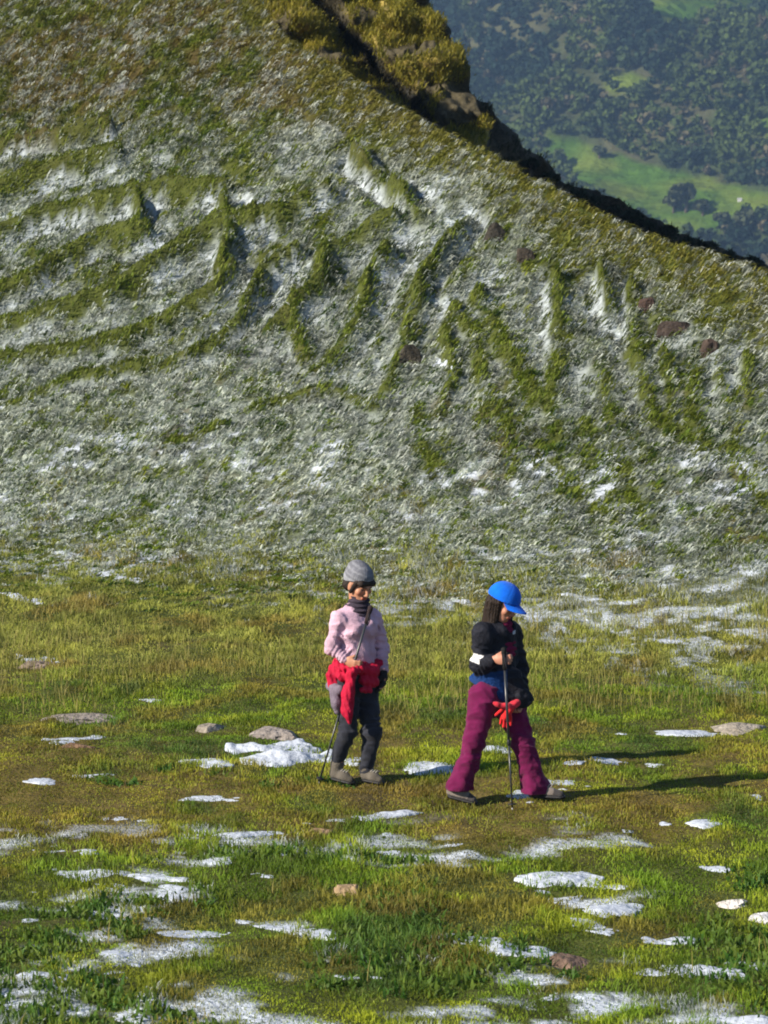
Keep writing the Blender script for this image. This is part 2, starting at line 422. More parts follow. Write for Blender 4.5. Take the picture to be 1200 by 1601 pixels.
# ------------------------------------------------------------------ snow patches and stones (positions read off the photo, laid on the ground)
SN = [ # px, py, w, h, tilt, thick, label
 (432,1176,126,28,0.02,.12,'long thick white snow patch left of the grey trousers'),
 (552,1184,44,18,0,.05,'small bright snow patch between the grey trouser legs'),
 (674,1200,66,22,0,.05,'half shaded snow patch just left of the purple trouser hem'),
 (114,1154,76,12,-.05,.045,'curved snow patch in front of the cracked grey slab'),
 (317,1191,72,13,.03,.04,'flat pointed snow patch between two grey stones and the walkers'),
 (208,1188,46,8,0,.03,None),
 (775,1170,44,13,0,.04,'small snow patch seen between the purple trouser legs'),
 (885,1222,96,16,-.06,.05,'lit snow patch behind the front purple trouser leg'),
 (818,1246,46,14,0,.04,'snow patch behind the front shoe of the walker in the cap'),
 (570,1276,150,11,-.10,.05,'long thin snow strip in front of both walkers'),
 (610,1305,110,8,0,.035,None),
 (872,1374,104,18,0,.07,'thick rounded snow patch with a pinkish rim in the foreground turf'),
 (932,1416,116,24,.12,.05,'broad snow patch right below the thick rounded one'),
 (962,1386,62,9,.08,.03,None),
 (930,1446,66,18,.25,.05,'small leaning snow patch under the broad one'),
 (775,1478,180,20,.14,.055,'long bluish snow strip ending at the brown rock'),
 (1045,1470,104,13,.05,.04,None),
 (1105,1520,116,18,.1,.05,None),
 (984,1298,40,11,0,.05,None),(1036,1283,32,10,0,.05,None),(1098,1286,42,12,.05,.05,None),
 (70,1532,230,30,-.14,.06,'widest snow patch, in the bottom left corner'),
 (75,1328,120,16,0,.03,None),(150,1366,250,16,.05,.035,'wide thin snow sheet among grass at the left'),(250,1398,150,12,.1,.03,None),(70,1392,90,8,0,.03,None),
 (490,1456,170,16,.16,.045,'bluish diagonal snow strip left of the foreground middle'),
 (290,1458,110,12,.0,.03,None),(225,1280,110,10,0,.03,None),(375,1302,110,9,.02,.04,None),(482,1334,80,6,.02,.035,None),(610,1332,62,7,0,.035,None),
 (1172,1241,70,12,.06,.05,None),(1050,1144,190,8,.02,.04,'long blue shaded snow strip left of the right slab'),
 (62,1030,78,13,.05,.05,'snow patch beside stones at the left end of the tall grass'),
 (712,938,36,6,.1,.05,None),(608,857,34,4,0,.05,None),(1130,1592,170,20,.05,.06,'snow patch in the bottom right corner'),
 (925,1562,110,20,.06,.04,None),(1128,1358,90,9,.15,.03,None),(215,1588,60,16,0,.04,None),(350,1592,110,12,0,.04,None),
 (700,1318,44,7,0,.03,None),(690,1296,64,6,0,.03,None),(880,1192,60,8,-.1,.03,None),(975,1190,100,7,.1,.035,None),(960,1166,50,6,0,.03,None),
 (1130,700,2,2,0,.01,None),
 (150,1213,60,10,0,.03,None),(75,1218,60,10,0,.03,None),(320,1247,90,8,0,.03,None),(230,1385,160,14,.1,.03,None),(300,1340,110,12,.1,.03,None),(110,1438,110,9,0,.03,None),(420,1368,120,9,.12,.03,None),(590,1400,90,9,.1,.03,None),(700,1395,70,8,.1,.03,None),(860,1395,60,8,.2,.03,None),(1010,1520,80,12,.15,.03,None),
 (1160,1505,70,12,.1,.03,None),(560,1530,90,12,.05,.03,None),(170,1488,90,10,0,.03,None),(420,1112,40,6,0,.02,None),(255,1093,60,6,0,.03,None),
 (690,1165,40,6,0,.03,None),(605,1090,1,1,0,.01,None),(1145,955,50,5,.05,.04,None),(1175,985,60,5,.05,.04,None),(880,985,50,5,.1,.04,None),(905,930,60,5,.12,.04,None),
 (690,568,50,14,.1,.03,'blue shaded snow hollow beside the dark knobby rock on the hillside'),(40,935,70,8,.2,.05,None),(105,905,80,7,.15,.04,None),(210,905,90,8,.2,.04,None),(800,870,1,1,0,.01,None),(740,985,50,5,.1,.03,None),(1030,1000,90,6,.1,.04,None)]
SN = [s for s in SN if s[2] > 5]
snow_polys = []
def snow_mesh(px, py, w, h, tilt, thick, seed):
    nt, nr = 84, 22
    th = np.linspace(0, 2 * math.pi, nt, endpoint=False)
    rr = 1 + .34 * (fbm(np.cos(th) * 1.6 + seed * 3.1, np.sin(th) * 1.6 + seed * 1.7, seed % 13, 3) - .5) * 2 \
           + .22 * (vn(np.cos(th) * 5 + seed, np.sin(th) * 5 + seed * 2, 3) - .5)
    rad = np.linspace(0, 1, nr + 1)[1:] ** .8
    R, TH = np.meshgrid(rad, th, indexing='ij')
    RA = R * rr[None] * 1.32
    ex = RA * np.cos(TH) * w / 2; ey = RA * np.sin(TH) * h / 2 + ex * tilt
    g = onground((px + ex).ravel(), (py + 2 + ey).ravel())
    c = onground([px], [py + 2])[0]
    d = 4540 / c[1]
    g = g.reshape(nr, nt, 3)
    prof = (1 - R ** 2.6)
    def hh(X, Y, R): return .7 * thick * (.42 * (1 - R ** 3) + 3.4 * (fbm(X * 5.0, Y * 4.6, 3, 4) - .50) * (.3 + .7 * R)) * (1 - .35 * R)
    g[..., 2] += hh(g[..., 0], g[..., 1], R) - .008 - .03 * (R > .99)
    V = np.concatenate([[[c[0], c[1], c[2] + hh(A(c[0]), A(c[1]), A(0.))[0] - .008]], g.reshape(-1, 3)])
    quads = []; tris = []
    for a in range(nr - 1):
        for b in range(nt):
            b2 = (b + 1) % nt
            quads.append((1 + a * nt + b, 1 + (a + 1) * nt + b, 1 + (a + 1) * nt + b2, 1 + a * nt + b2))
    for b in range(nt): tris.append((0, 1 + b, 1 + (b + 1) % nt))
    return V, quads, tris, c[:2] + (g[-1, :, :2] - c[:2]) * .72, c

def in_poly(x, y, poly):
    r = np.zeros(len(x), bool); n = len(poly)
    for i in range(n):
        x1, y1 = poly[i]; x2, y2 = poly[(i + 1) % n]
        if y1 == y2: continue
        c = ((y1 > y) != (y2 > y)) & (x < (x2 - x1) * (y - y1) / (y2 - y1) + x1)
        r ^= c
    return r
for si, (px, py, w, h, tilt, thick, lab) in enumerate(SN):
    V, q, t, poly, c = snow_mesh(px, py, w, h, tilt, thick, si + 1)
    V = V - c
    me = raw_mesh('snow_patch', V, q, t)
    o = link('snow_patch', me, M_snow); o.location = c
    snow_polys.append(poly)
    if lab: tag(o, lab, 'snow patch', 'patches of old snow on the turf')
    else: tag(o, 'small thin remnant of old snow lying flat in the meadow turf', 'snow patch', 'patches of old snow on the turf')

ST = [ # px py w h height colour label
 (128,1120,112,17,.05,(.23,.20,.175),'long low grey slab with a dark crack across it'),
 (325,1138,44,9,.06,(.25,.22,.18),'small pointed grey stone right of the cracked slab'),
 (427,1145,86,15,.06,(.24,.21,.19),'flat grey stone just behind the thick white snow'),
 (1158,1134,78,16,.045,(.27,.24,.20),'low beige grey slab at the right edge behind the shadow'),
 (536,1394,42,13,.07,(.34,.24,.14),'tan pointed stone in the grass below the walkers'),
 (885,1502,70,20,.06,(.15,.10,.075),'dark brown rock with a shaded face in the foreground'),
 (1142,1411,50,15,.030,(.62,.58,.54),'pale tilted white stone near the right edge'),
 (1195,1434,50,18,.04,(.58,.58,.60),'pale rounded stone cut by the right edge of the photo'),
 (498,1300,54,9,.04,(.22,.15,.09),'low brown stone beside the thin snow strip'),
 (60,1040,64,11,.05,(.22,.17,.13),'brown stone under the snow patch at the left edge'),
 (120,1166,60,5,.03,(.16,.10,.06),'narrow brown stone in front of the curved snow patch'),
 (640,560,48,22,.30,(.11,.095,.07),'dark knobby rock on the hillside beside a blue snow hollow'),
 (775,372,44,16,.22,(.09,.08,.065),'dark rock high on the hillside under the crest'),
 (822,402,40,12,.20,(.11,.09,.07),'second dark rock down from the crest'),
 (1012,480,40,14,.22,(.17,.11,.09),'reddish rock on the right of the hillside'),
 (1060,515,60,12,.20,(.12,.09,.075),'long reddish brown rock below the reddish one'),
 (1110,545,44,10,.16,(.14,.10,.08),'small brown rock at the right on the hillside'),
 (832,272,26,12,.25,(.40,.30,.20),'pale tan boulder sitting on the crest line'),
 (760,205,26,20,.3,(.30,.20,.07),'yellow lichened boulder under the outcrop'),
]
def stone(px, py, w, h, ht, col, seed):
    g = onground([px - w / 2, px + w / 2, px, px], [py + h * .3, py + h * .3, py - h * .5, py + h * .5])
    c = onground([px], [py + h * .3])[0]
    hw = abs(g[1, 0] - g[0, 0]) / 2 * 1.3; ht *= 1.35; dd = max(min(abs(g[2, 1] - g[3, 1]) / 2, hw * 1.3), hw * .45)
    nu, nv_ = 60, 32
    U, Vv = np.meshgrid(np.linspace(0, 2 * math.pi, nu, endpoint=False), np.linspace(-math.pi / 2, math.pi / 2, nv_), indexing='ij')
    X = np.cos(U) * np.cos(Vv); Y = np.sin(U) * np.cos(Vv); Zz = np.sin(Vv)
    f = 1 / np.maximum.reduce([np.abs(X) ** 1.0, np.abs(Y) ** 1.0, np.abs(Zz)]) ** .45
    r = 1 + .9 * (vn3(X * 1.5, Y * 1.5, Zz * 1.5, seed) - .5) + .3 * (vn3(X * 3.5, Y * 3.5, Zz * 3.5, seed + 1) - .5) + .12 * (vn3(X * 9, Y * 9, Zz * 9, seed + 2) - .5)
    X, Y, Zz = X * f * r, Y * f * r, Zz * f * r
    # flat split planes
    rg = np.random.default_rng(seed)
    for _ in range(14):
        nrm = rg.normal(size=3); nrm[2] = abs(nrm[2]) * .8; nrm /= np.linalg.norm(nrm)
        dd_ = X * nrm[0] + Y * nrm[1] + Zz * nrm[2] - rg.uniform(.62, .85)
        dd_ = np.maximum(dd_, 0)
        X, Y, Zz = X - dd_ * nrm[0], Y - dd_ * nrm[1], Zz - dd_ * nrm[2]
    V = np.stack([X * hw, Y * dd, Zz * ht], -1).reshape(-1, 3)
    i = np.arange(nu)[:, None] * nv_ + np.arange(nv_ - 1)[None]; i2 = ((np.arange(nu) + 1) % nu)[:, None] * nv_ + np.arange(nv_ - 1)[None]
    q = np.stack([i, i2, i2 + 1, i + 1], -1).reshape(-1, 4)
    nz = vn3(V[:, 0] * 20, V[:, 1] * 20, V[:, 2] * 20, 4)
    cl = np.array(col)[None] * (.75 + .5 * nz[:, None]) * (.42 if ht > .14 else 1)
    if ht > .14: V = V * A(.8, .7, .75)
    return V, q, cl, c, hw, dd
stone_polys = []
for si, (px, py, w, h, ht, col, lab) in enumerate(ST):
    V, q, cl, c, hw, dd = stone(px, py, w, h, ht, col, si + 3)
    me = raw_mesh('stone', V, q, col=cl)
    nm = 'rock' if si > 10 else 'flat_stone'
    o = link(nm, me, M_stone); o.location = c + A(0, 0, -.01)
    tag(o, lab, 'rock' if si > 10 else 'stone', 'stones in the meadow' if si <= 10 else 'rocks on the hillside')
    th = np.linspace(0, 2 * math.pi, 14, endpoint=False)
    stone_polys.append(np.stack([c[0] + np.cos(th) * hw * .92, c[1] + np.sin(th) * dd * .92], -1))

# --- 2. meadow turf
mead = Blades()
n = 60000
y = 11.8 + (35.5 - 11.8) * rng.random(n) ** .95
x = rng.uniform(-1, 1, n) * (y * .150 + .4)
keep = (y - (31 - .62 * x)) < 1.2
x, y = x[keep], y[keep]
cover = np.zeros(len(x), bool)
for pl in snow_polys + stone_polys:
    lo_, hi_ = pl.min(0), pl.max(0)
    bb = (x > lo_[0]) & (x < hi_[0]) & (y > lo_[1]) & (y < hi_[1])
    if bb.any():
        k_ = np.where(bb)[0]; cover[k_] |= in_poly(x[k_], y[k_], pl)
cover &= rng.random(len(x)) > .42
x, y = x[~cover], y[~cover]; n = len(x)
br = samp(BR, x, y); fr = samp(FR, x, y); s_ = y - (31 - .62 * x)
pn = fbm(x * .9, y * .5, 25, 4); pm = fbm(x * 2.8, y * 1.6, 27, 3)
tall = sstep(23.6, 25.6, y + .8 * (pn - .5)) * (1 - sstep(-1.2, .8, s_))
base = mix(np.tile(G_GREEN, (n, 1)), np.tile(G_YEL, (n, 1)), np.clip(.24 + 3.0 * (pm - .5) + .2 * rng.normal(size=n), 0, 1))
base = mix(base, np.tile(G_DEEP * 1.2, (n, 1)), np.clip(sstep(.50, .66, .5 * pn + .5 * fbm(x * 1.9, y * 1.0, 23, 3)) * .9, 0, 1) * (1 - .8 * br))
base = mix(base, np.tile(A(.20, .155, .022), (n, 1)), np.clip(br * (.3 + .6 * rng.random(n)), 0, 1))
base = mix(base, np.tile(A(.27, .25, .06), (n, 1)), np.clip(tall * .6, 0, 1))
base = mix(base, np.tile(A(.20, .125, .03), (n, 1)), .55 * sstep(.58, .70, fbm(x * 2.1, y * 1.2, 39, 3)))
base = base * (.80 + .70 * sstep(.35, .65, fbm(x * 5.5, y * 3.4, 43, 2)))[:, None]
# thin frost in the hollows of the near turf
thin = samp(TH * SPK, x, y)
isf = rng.random(n) < np.clip(thin * .6 + fr * .5, 0, .8)
froc = A(.54, .58, .60)[None] * (.45 + .55 * rng.random((n, 1)))
kb = 11
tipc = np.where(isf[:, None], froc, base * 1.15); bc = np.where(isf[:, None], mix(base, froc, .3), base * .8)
cb = fbm(x * 3.4, y * 2.2, 28, 3) - .16 * thin; z = gz(x, y)
P = rep(np.stack([x, y, z], -1), kb); P[:, :2] += rng.normal(size=(n * kb, 2)) * .035; P[:, 2] = gz(P[:, 0], P[:, 1])
L = rep((.016 + .026 * rng.random(n)) * (.45 + 1.0 * sstep(.42, .62, cb)) * (1 + .5 * sstep(.5, .7, pn)) * (1 - .35 * br) * (1 + .25 * tall), kb) * (.6 + .7 * rng.random(n * kb))
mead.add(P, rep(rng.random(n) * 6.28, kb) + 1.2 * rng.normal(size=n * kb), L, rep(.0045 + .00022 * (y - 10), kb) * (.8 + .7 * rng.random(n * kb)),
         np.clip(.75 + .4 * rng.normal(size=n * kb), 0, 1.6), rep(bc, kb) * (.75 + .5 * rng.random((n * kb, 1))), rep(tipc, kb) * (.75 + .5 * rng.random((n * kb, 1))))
# leafy clumps near the camera
n = 1500
y = rng.uniform(12, 20.5, n); x = rng.uniform(-1, 1, n) * (y * .145)
cl = fbm(x * .9, y * .5, 25, 4) + .6 * (fbm(x * 1.6, y * 1.0, 29, 2) - .5)
ok = (cl > .57) & ((y < 17.6) | ((y > 19.9) & (rng.random(n) < .5)))
x, y = x[ok], y[ok]; n = len(x); kb = 26
P = rep(np.stack([x, y, gz(x, y)], -1), kb); P[:, :2] += rng.normal(size=(n * kb, 2)) * .05; P[:, 2] = gz(P[:, 0], P[:, 1])
cc = mix(np.tile(A(.045, .12, .012), (n, 1)), np.tile(A(.12, .17, .02), (n, 1)), rng.random(n))
mead.add(P, rng.random(n * kb) * 6.28, .03 + .045 * rng.random(n * kb), .014 + .012 * rng.random(n * kb), np.clip(.9 + .5 * rng.normal(size=n * kb), 0, 1.7),
         rep(cc, kb) * .7, rep(cc, kb) * (.8 + .6 * rng.random((n * kb, 1))))
# dry stalks
n = 13000
y = np.concatenate([rng.uniform(22.8, 31, n), rng.uniform(12.5, 19, 500)]); n = len(y)
x = rng.uniform(-1, 1, n) * (y * .148)
s_ = y - (31 - .62 * x)
tl = sstep(22.0, 23.6, y) * (1 - sstep(-2.2, -.4, s_))
dens = sstep(.38, .58, fbm(x * .5, y * .5, 47, 3) + .05 + .05 * np.sign(x))
ok = (rng.random(n) < tl * dens) | ((y < 20) & (rng.random(n) < .3) & (fbm(x * .9, y * .5, 25, 4) > .5))
x, y = x[ok], y[ok]; n = len(x)
cc = mix(np.tile(A(.34, .29, .09), (n, 1)), np.tile(A(.19, .20, .03), (n, 1)), rng.random(n))
mead.add(np.stack([x, y, gz(x, y)], -1), rng.random(n) * 6.28, .06 + .12 * rng.random(n) ** 1.5, .005 + .003 * rng.random(n), .05 + .5 * rng.random(n), cc * .8, cc)
tag(mead.build('meadow_grass', M_grass), 'short yellow green meadow turf with dry stalks and moss', 'grass', kind='stuff')
print('near done', time.time() - T0)

# ------------------------------------------------------------------ far valley side
def ffar(x, y):
    s = np.clip((y - 560) / 1000, -.2, 3)
    z = -62 + 62 * sstep(380, 690, y) + .31 * (np.minimum(np.maximum(y - 690, 0), 700) - np.maximum(y - 1500, 0) * .25)
    am = sstep(560, 760, y)
    z = z + am * (34 * (fbm(x / 95, y / 150, 101, 4) - .5) + 6 * (fbm(x / 22, y / 30, 107, 2) - .5))
    z = z + am * 10 * np.sin((x + .35 * y) / 33 + 3 * fbm(x / 120, y / 120, 109, 2))
    return z
fx = np.concatenate([np.linspace(-2900, -120, 40), np.arange(-112, 260, 3.), np.linspace(270, 2900, 40)])
fy = np.concatenate([np.linspace(-2900, 340, 20), np.arange(360, 1500, 5.), np.linspace(1510, 2900, 30)])
FX, FY = np.meshgrid(fx, fy, indexing='ij')
FZ = ffar(FX, FY)
def onfar(px, py):
    a, b, c = ray(px, py)
    t = np.arange(450, 2600, 1.5)
    h = ffar(a * t, b * t)
    m = CAMZ + c * t <= h
    k = np.argmax(m) if m.any() else len(t) - 1
    return A(a * t[k], b * t[k], h[k])
MEADOWS = [
 [(842,205),(900,222),(960,240),(1050,266),(1130,285),(1230,310),(1230,345),(1150,345),(1100,372),(1050,372),(960,330),(900,290),(860,250)],
 [(975,-12),(1060,-14),(1250,-20),(1250,8),(1120,22),(1100,40),(1050,42),(1010,30)],
 [(955,122),(1000,118),(1030,140),(990,152),(955,140)],
 [(1180,180),(1240,185),(1240,225),(1190,215)],
]
PXf, PYf = project(FX, np.maximum(FY, 300), FZ)
wob = 14 * (fbm(FX / 14, FY / 14, 120, 3) - .5)
mm = np.zeros(FX.size, bool)
for pl in MEADOWS: mm |= in_poly((PXf + wob).ravel(), (PYf + wob).ravel(), pl)
mm = mm.reshape(FX.shape) & (FY > 600)
fn = fbm(FX / 25, FY / 25, 111, 3)
fcol = mix(A(.035, .05, .018)[None, None], A(.06, .06, .03)[None, None], sstep(.4, .6, fn))
mcol = mix(A(.042, .085, .012)[None, None], A(.085, .115, .018)[None, None], sstep(.35, .65, fbm(FX / 12, FY / 12, 113, 3)))
fcol = np.where(mm[..., None], mcol, fcol)
me = raw_mesh('mountainside', np.stack([FX, FY, FZ], -1).reshape(-1, 3), grid_quads(len(fx), len(fy))[:, ::-1], col=fcol.reshape(-1, 3))
tag(link('mountainside', me, M_far), 'far side of the valley with woods and green pastures', kind='structure')

def crown(c, r, h, n, col, rg, leaf=.3):
    """leaf clump quads scattered through a lobed ellipsoid"""
    lob = rg.normal(size=(5, 3)); lob /= np.linalg.norm(lob, axis=1)[:, None]; lob[:, 2] = np.abs(lob[:, 2]) * .7
    which = rg.integers(0, 5, n)
    d = rg.normal(size=(n, 3)); d /= np.linalg.norm(d, axis=1)[:, None]
    P = lob[which] * .42 + d * (.62 * rg.random((n, 1)) ** .35)
    P = P * A(r, r, h * .5) + A(0, 0, h * .5)
    nrm = d + rg.normal(size=(n, 3)) * .7; nrm /= np.linalg.norm(nrm, axis=1)[:, None]
    t = np.cross(nrm, rg.normal(size=(n, 3))); t /= np.linalg.norm(t, axis=1)[:, None]
    b = np.cross(nrm, t)
    s = leaf * r * (.6 + .8 * rg.random((n, 1)))
    V = np.stack([P - t * s - b * s * .6, P + t * s - b * s * .7, P + t * s * .8 + b * s, P - t * s * .7 + b * s * .8], 1) + c
    cc = col * (.7 + .6 * rg.random((n, 1)))
    return V.reshape(-1, 3), np.repeat(cc, 4, axis=0)
rg = np.random.default_rng(21)
cx = rg.uniform(-20, 190, 15000); cy = rg.uniform(640, 1200, 15000)
cz = ffar(cx, cy)
ppx, ppy = project(cx, cy, cz)
w_ = 14 * (fbm(cx / 14, cy / 14, 120, 3) - .5)
inm = np.zeros(len(cx), bool)
for pl in MEADOWS: inm |= in_poly(ppx + w_, ppy + w_, pl)
ok = ~inm & (ppx > 560) & (ppx < 1330)
# scrubby openings
ok &= (fbm(cx / 30, cy / 40, 131, 3) > .36) | (rg.random(len(cx)) < .4)
cx, cy, cz = cx[ok], cy[ok], cz[ok]
Vs = []; Cs = []
TT = sstep(.38, .62, fbm(cx / 22, cy / 30, 140, 3))  # patches of shadow blue and sunlit green painted into the crowns
for i in range(len(cx)):
    r = rg.uniform(1.1, 2.7); h = r * rg.uniform(1.6, 3.0)
    t = float(np.clip(TT[i] + .45 * (rg.random() - .5), 0, 1))
    col = A(.010, .024, .017) * (1 - t) + A(.055, .080, .020) * t
    if rg.random() < .05: col = A(.09, .08, .045)
    v, c_ = crown(A(cx[i], cy[i], cz[i] - .4), r, h, 60, col, rg, .22)
    Vs.append(v); Cs.append(c_)
V = np.concatenate(Vs); q = np.arange(len(V)).reshape(-1, 4)
tag(link('far_forest', raw_mesh('far_forest', V, q, col=np.concatenate(Cs), smooth=False), M_leaf), 'mixed dark woodland covering the far side of the valley', 'forest', kind='stuff')

def tube(P, R, n=8):
    P = np.asarray(P, float); V = []; 
    for i, p in enumerate(P):
        d = P[min(i + 1, len(P) - 1)] - P[max(i - 1, 0)]; d /= np.linalg.norm(d) + 1e-9
        a = np.cross(d, A(0, 0, 1) if abs(d[2]) < .9 else A(1, 0, 0)); a /= np.linalg.norm(a); b = np.cross(d, a)
        for k in range(n):
            t = 2 * math.pi * k / n; V.append(p + R[i] * (a * math.cos(t) + b * math.sin(t)))
    q = []
    for i in range(len(P) - 1):
        for k in range(n): q.append((i * n + k, i * n + (k + 1) % n, (i + 1) * n + (k + 1) % n, (i + 1) * n + k))
    V.append(P[0]); V.append(P[-1]); a = len(V) - 2
    t = [(a, (k + 1) % n, k) for k in range(n)] + [(a + 1, (len(P) - 1) * n + k, (len(P) - 1) * n + (k + 1) % n) for k in range(n)]
    return np.array(V), q, t
def join(parts):
    V = []; Q = []; T = []; o = 0
    for v, q, t in parts:
        V.append(v); Q += [tuple(np.array(f) + o) for f in q]; T += [tuple(np.array(f) + o) for f in t]; o += len(v)
    return np.concatenate(V), (Q or None), (T or None)
def tree(base, r, h, name, label, cat, group, col, seed, ncl=220, trunk=True, leaf=.16):
    rg = np.random.default_rng(seed)
    e = empty(name, base)
    tag(e, label, cat, group)
    parts = [tube([(0, 0, -.3 * r), (r * .04, 0, h * .25), (0, r * .05, h * .6)], [r * .12, r * .09, r * .04])]
    for k in range(5):
        a = rg.random() * 6.28; z0 = h * rg.uniform(.15, .4)
        parts.append(tube([(0, 0, z0), (math.cos(a) * r * .35, math.sin(a) * r * .35, z0 + h * .18), (math.cos(a) * r * .65, math.sin(a) * r * .65, z0 + h * .3)], [r * .05, r * .035, r * .012], 6))
    V, q, t = join(parts)
    link('trunk', raw_mesh('trunk', V, q, t), M_bark, e)
    V, c_ = crown(A(0, 0, h * .08), r, h * .95, ncl, np.array(col), rg, leaf)
    link('crown', raw_mesh('crown', V, np.arange(len(V)).reshape(-1, 4), col=c_, smooth=False), M_leaf, e)
    return e
for i, (px, py, r, h, lab) in enumerate([(1072,332,4.6,8.0,'largest lone tree standing on the far pasture'),(1052,334,3,5,'small tree left against the lone pasture tree'),
        (1098,338,2.8,4.4,'small round tree just right of the lone pasture tree'),(1165,368,4,6.5,'tree at the lower right edge of the far pasture'),(1128,352,2.4,3.6,'bush between the pasture trees and the right edge'),
        (936,250,2.6,3.6,'dark bush at the upper left edge of the far pasture')]):
    tree(onfar(px, py), r, h, 'pasture_tree', lab, 'tree', 'trees on the far pasture', (.05, .062, .03), 50 + i)
# pale hut on the far pasture
p = onfar(1156, 317)
hut = empty('stone_hut', p); tag(hut, 'tiny pale hut on the far green pasture', 'hut')
Vb = np.array([(-1.3,-1,-.4),(1.3,-1,-.4),(1.3,1,-.4),(-1.3,1,-.4),(-1.3,-1,1.1),(1.3,-1,1.1),(1.3,1,1.1),(-1.3,1,1.1),(-1.3,0,1.75),(1.3,0,1.75)],float)
Vr = np.array([(-1.5,-1.25,.98),(1.5,-1.25,.98),(1.5,0,1.9),(-1.5,0,1.9),(-1.5,1.25,.98),(1.5,1.25,.98)],float)
Vr = np.concatenate([Vr, Vr + A(0,0,.12)]) * .4; Vb = Vb * .4
link('wall', raw_mesh('wall', Vb, [(0,1,5,4),(1,2,6,5),(2,3,7,6),(3,0,4,7)], [(4,8,7),(5,6,9)], smooth=False), mat('limewash', (.6,.6,.58), var=.15, vscale=2), hut)
link('roof', raw_mesh('roof', Vr, [(6,7,8,9),(9,8,11,10),(0,3,2,1),(3,4,5,2),(0,1,7,6),(5,4,10,11),(0,6,9,3),(3,9,10,4),(1,2,8,7),(2,5,11,8)], smooth=False), mat('slate', (.35,.35,.36), var=.2, vscale=3), hut)

# bushes along the dark back of the crest
BL = [(905,318,20),(925,322,16),(958,340,17),(985,350,20),(1012,362,15),(1042,372,18),(1075,385,14),(1105,394,17),(1140,405,14),(1175,416,15),(860,285,16),(828,262,15)]
for i, (px, py, wpx) in enumerate(BL):
    a, b, c = ray(px, py)
    yy = 50.2 + (px - 722) / 478 * 4.2
    t = yy / b; r = wpx / 4540 * yy
    tree(A(a * t, b * t, CAMZ + c * t - r * .8), r * 1.15, r * 2.0, 'dark_shrub', 'low dark shrub growing on the shaded back of the hill crest', 'shrub', 'dark shrubs along the crest', (.022, .030, .016), 80 + i, 300, leaf=.13)

# haze filling the valley air
hz = np.array([(sx, sy, sz) for sz in (-68, 262) for sy in (-3000, 3000) for sx in (-3000, 3000)], float)
me = raw_mesh('haze', hz, [(0,2,3,1),(4,5,7,6),(0,1,5,4),(2,6,7,3),(0,4,6,2),(1,3,7,5)], smooth=False)
mh = bpy.data.materials.new('haze'); mh.use_nodes = True
for nd in list(mh.node_tree.nodes): mh.node_tree.nodes.remove(nd)
out = mh.node_tree.nodes.new('ShaderNodeOutputMaterial'); pv = mh.node_tree.nodes.new('ShaderNodeVolumePrincipled')
pv.inputs['Color'].default_value = (.38, .62, 1, 1); pv.inputs['Density'].default_value = .00020; pv.inputs['Anisotropy'].default_value = .0
mh.node_tree.links.new(pv.outputs[0], out.inputs['Volume'])
tag(link('haze', me, mh), 'thin blue haze in the valley air', kind='stuff')

# ------------------------------------------------------------------ people: bodies and clothes grown from signed distance fields
M_skin = mat('skin', attr=True, rough=.55, spec=.35)
M_cloth = mat('woven_cloth', attr=True, rough=.9, spec=.1, bump=.5, bscale=120, var=.22, vscale=11, sheen=.1)
M_knit = mat('knit', attr=True, rough=.95, spec=.08, bump=.8, bscale=150, var=.18, vscale=40)
M_shell = mat('nylon_shell', attr=True, rough=.75, spec=.15, bump=.5, bscale=45, var=.22, vscale=12)
M_hair = mat('hair', (.020, .012, .008), rough=.6, spec=.25, bump=.8, bscale=90, var=.4, vscale=40)
M_black = mat('black_rubber', (.012, .012, .013), rough=.6, spec=.3)
M_pole = mat('pole_metal', (.025, .027, .03), rough=.35, spec=.6)
M_strap = mat('webbing', (.020, .018, .024), rough=.8, bump=.4, bscale=200)
M_lens = mat('dark_lens', (.01, .01, .012), rough=.12, spec=.8)

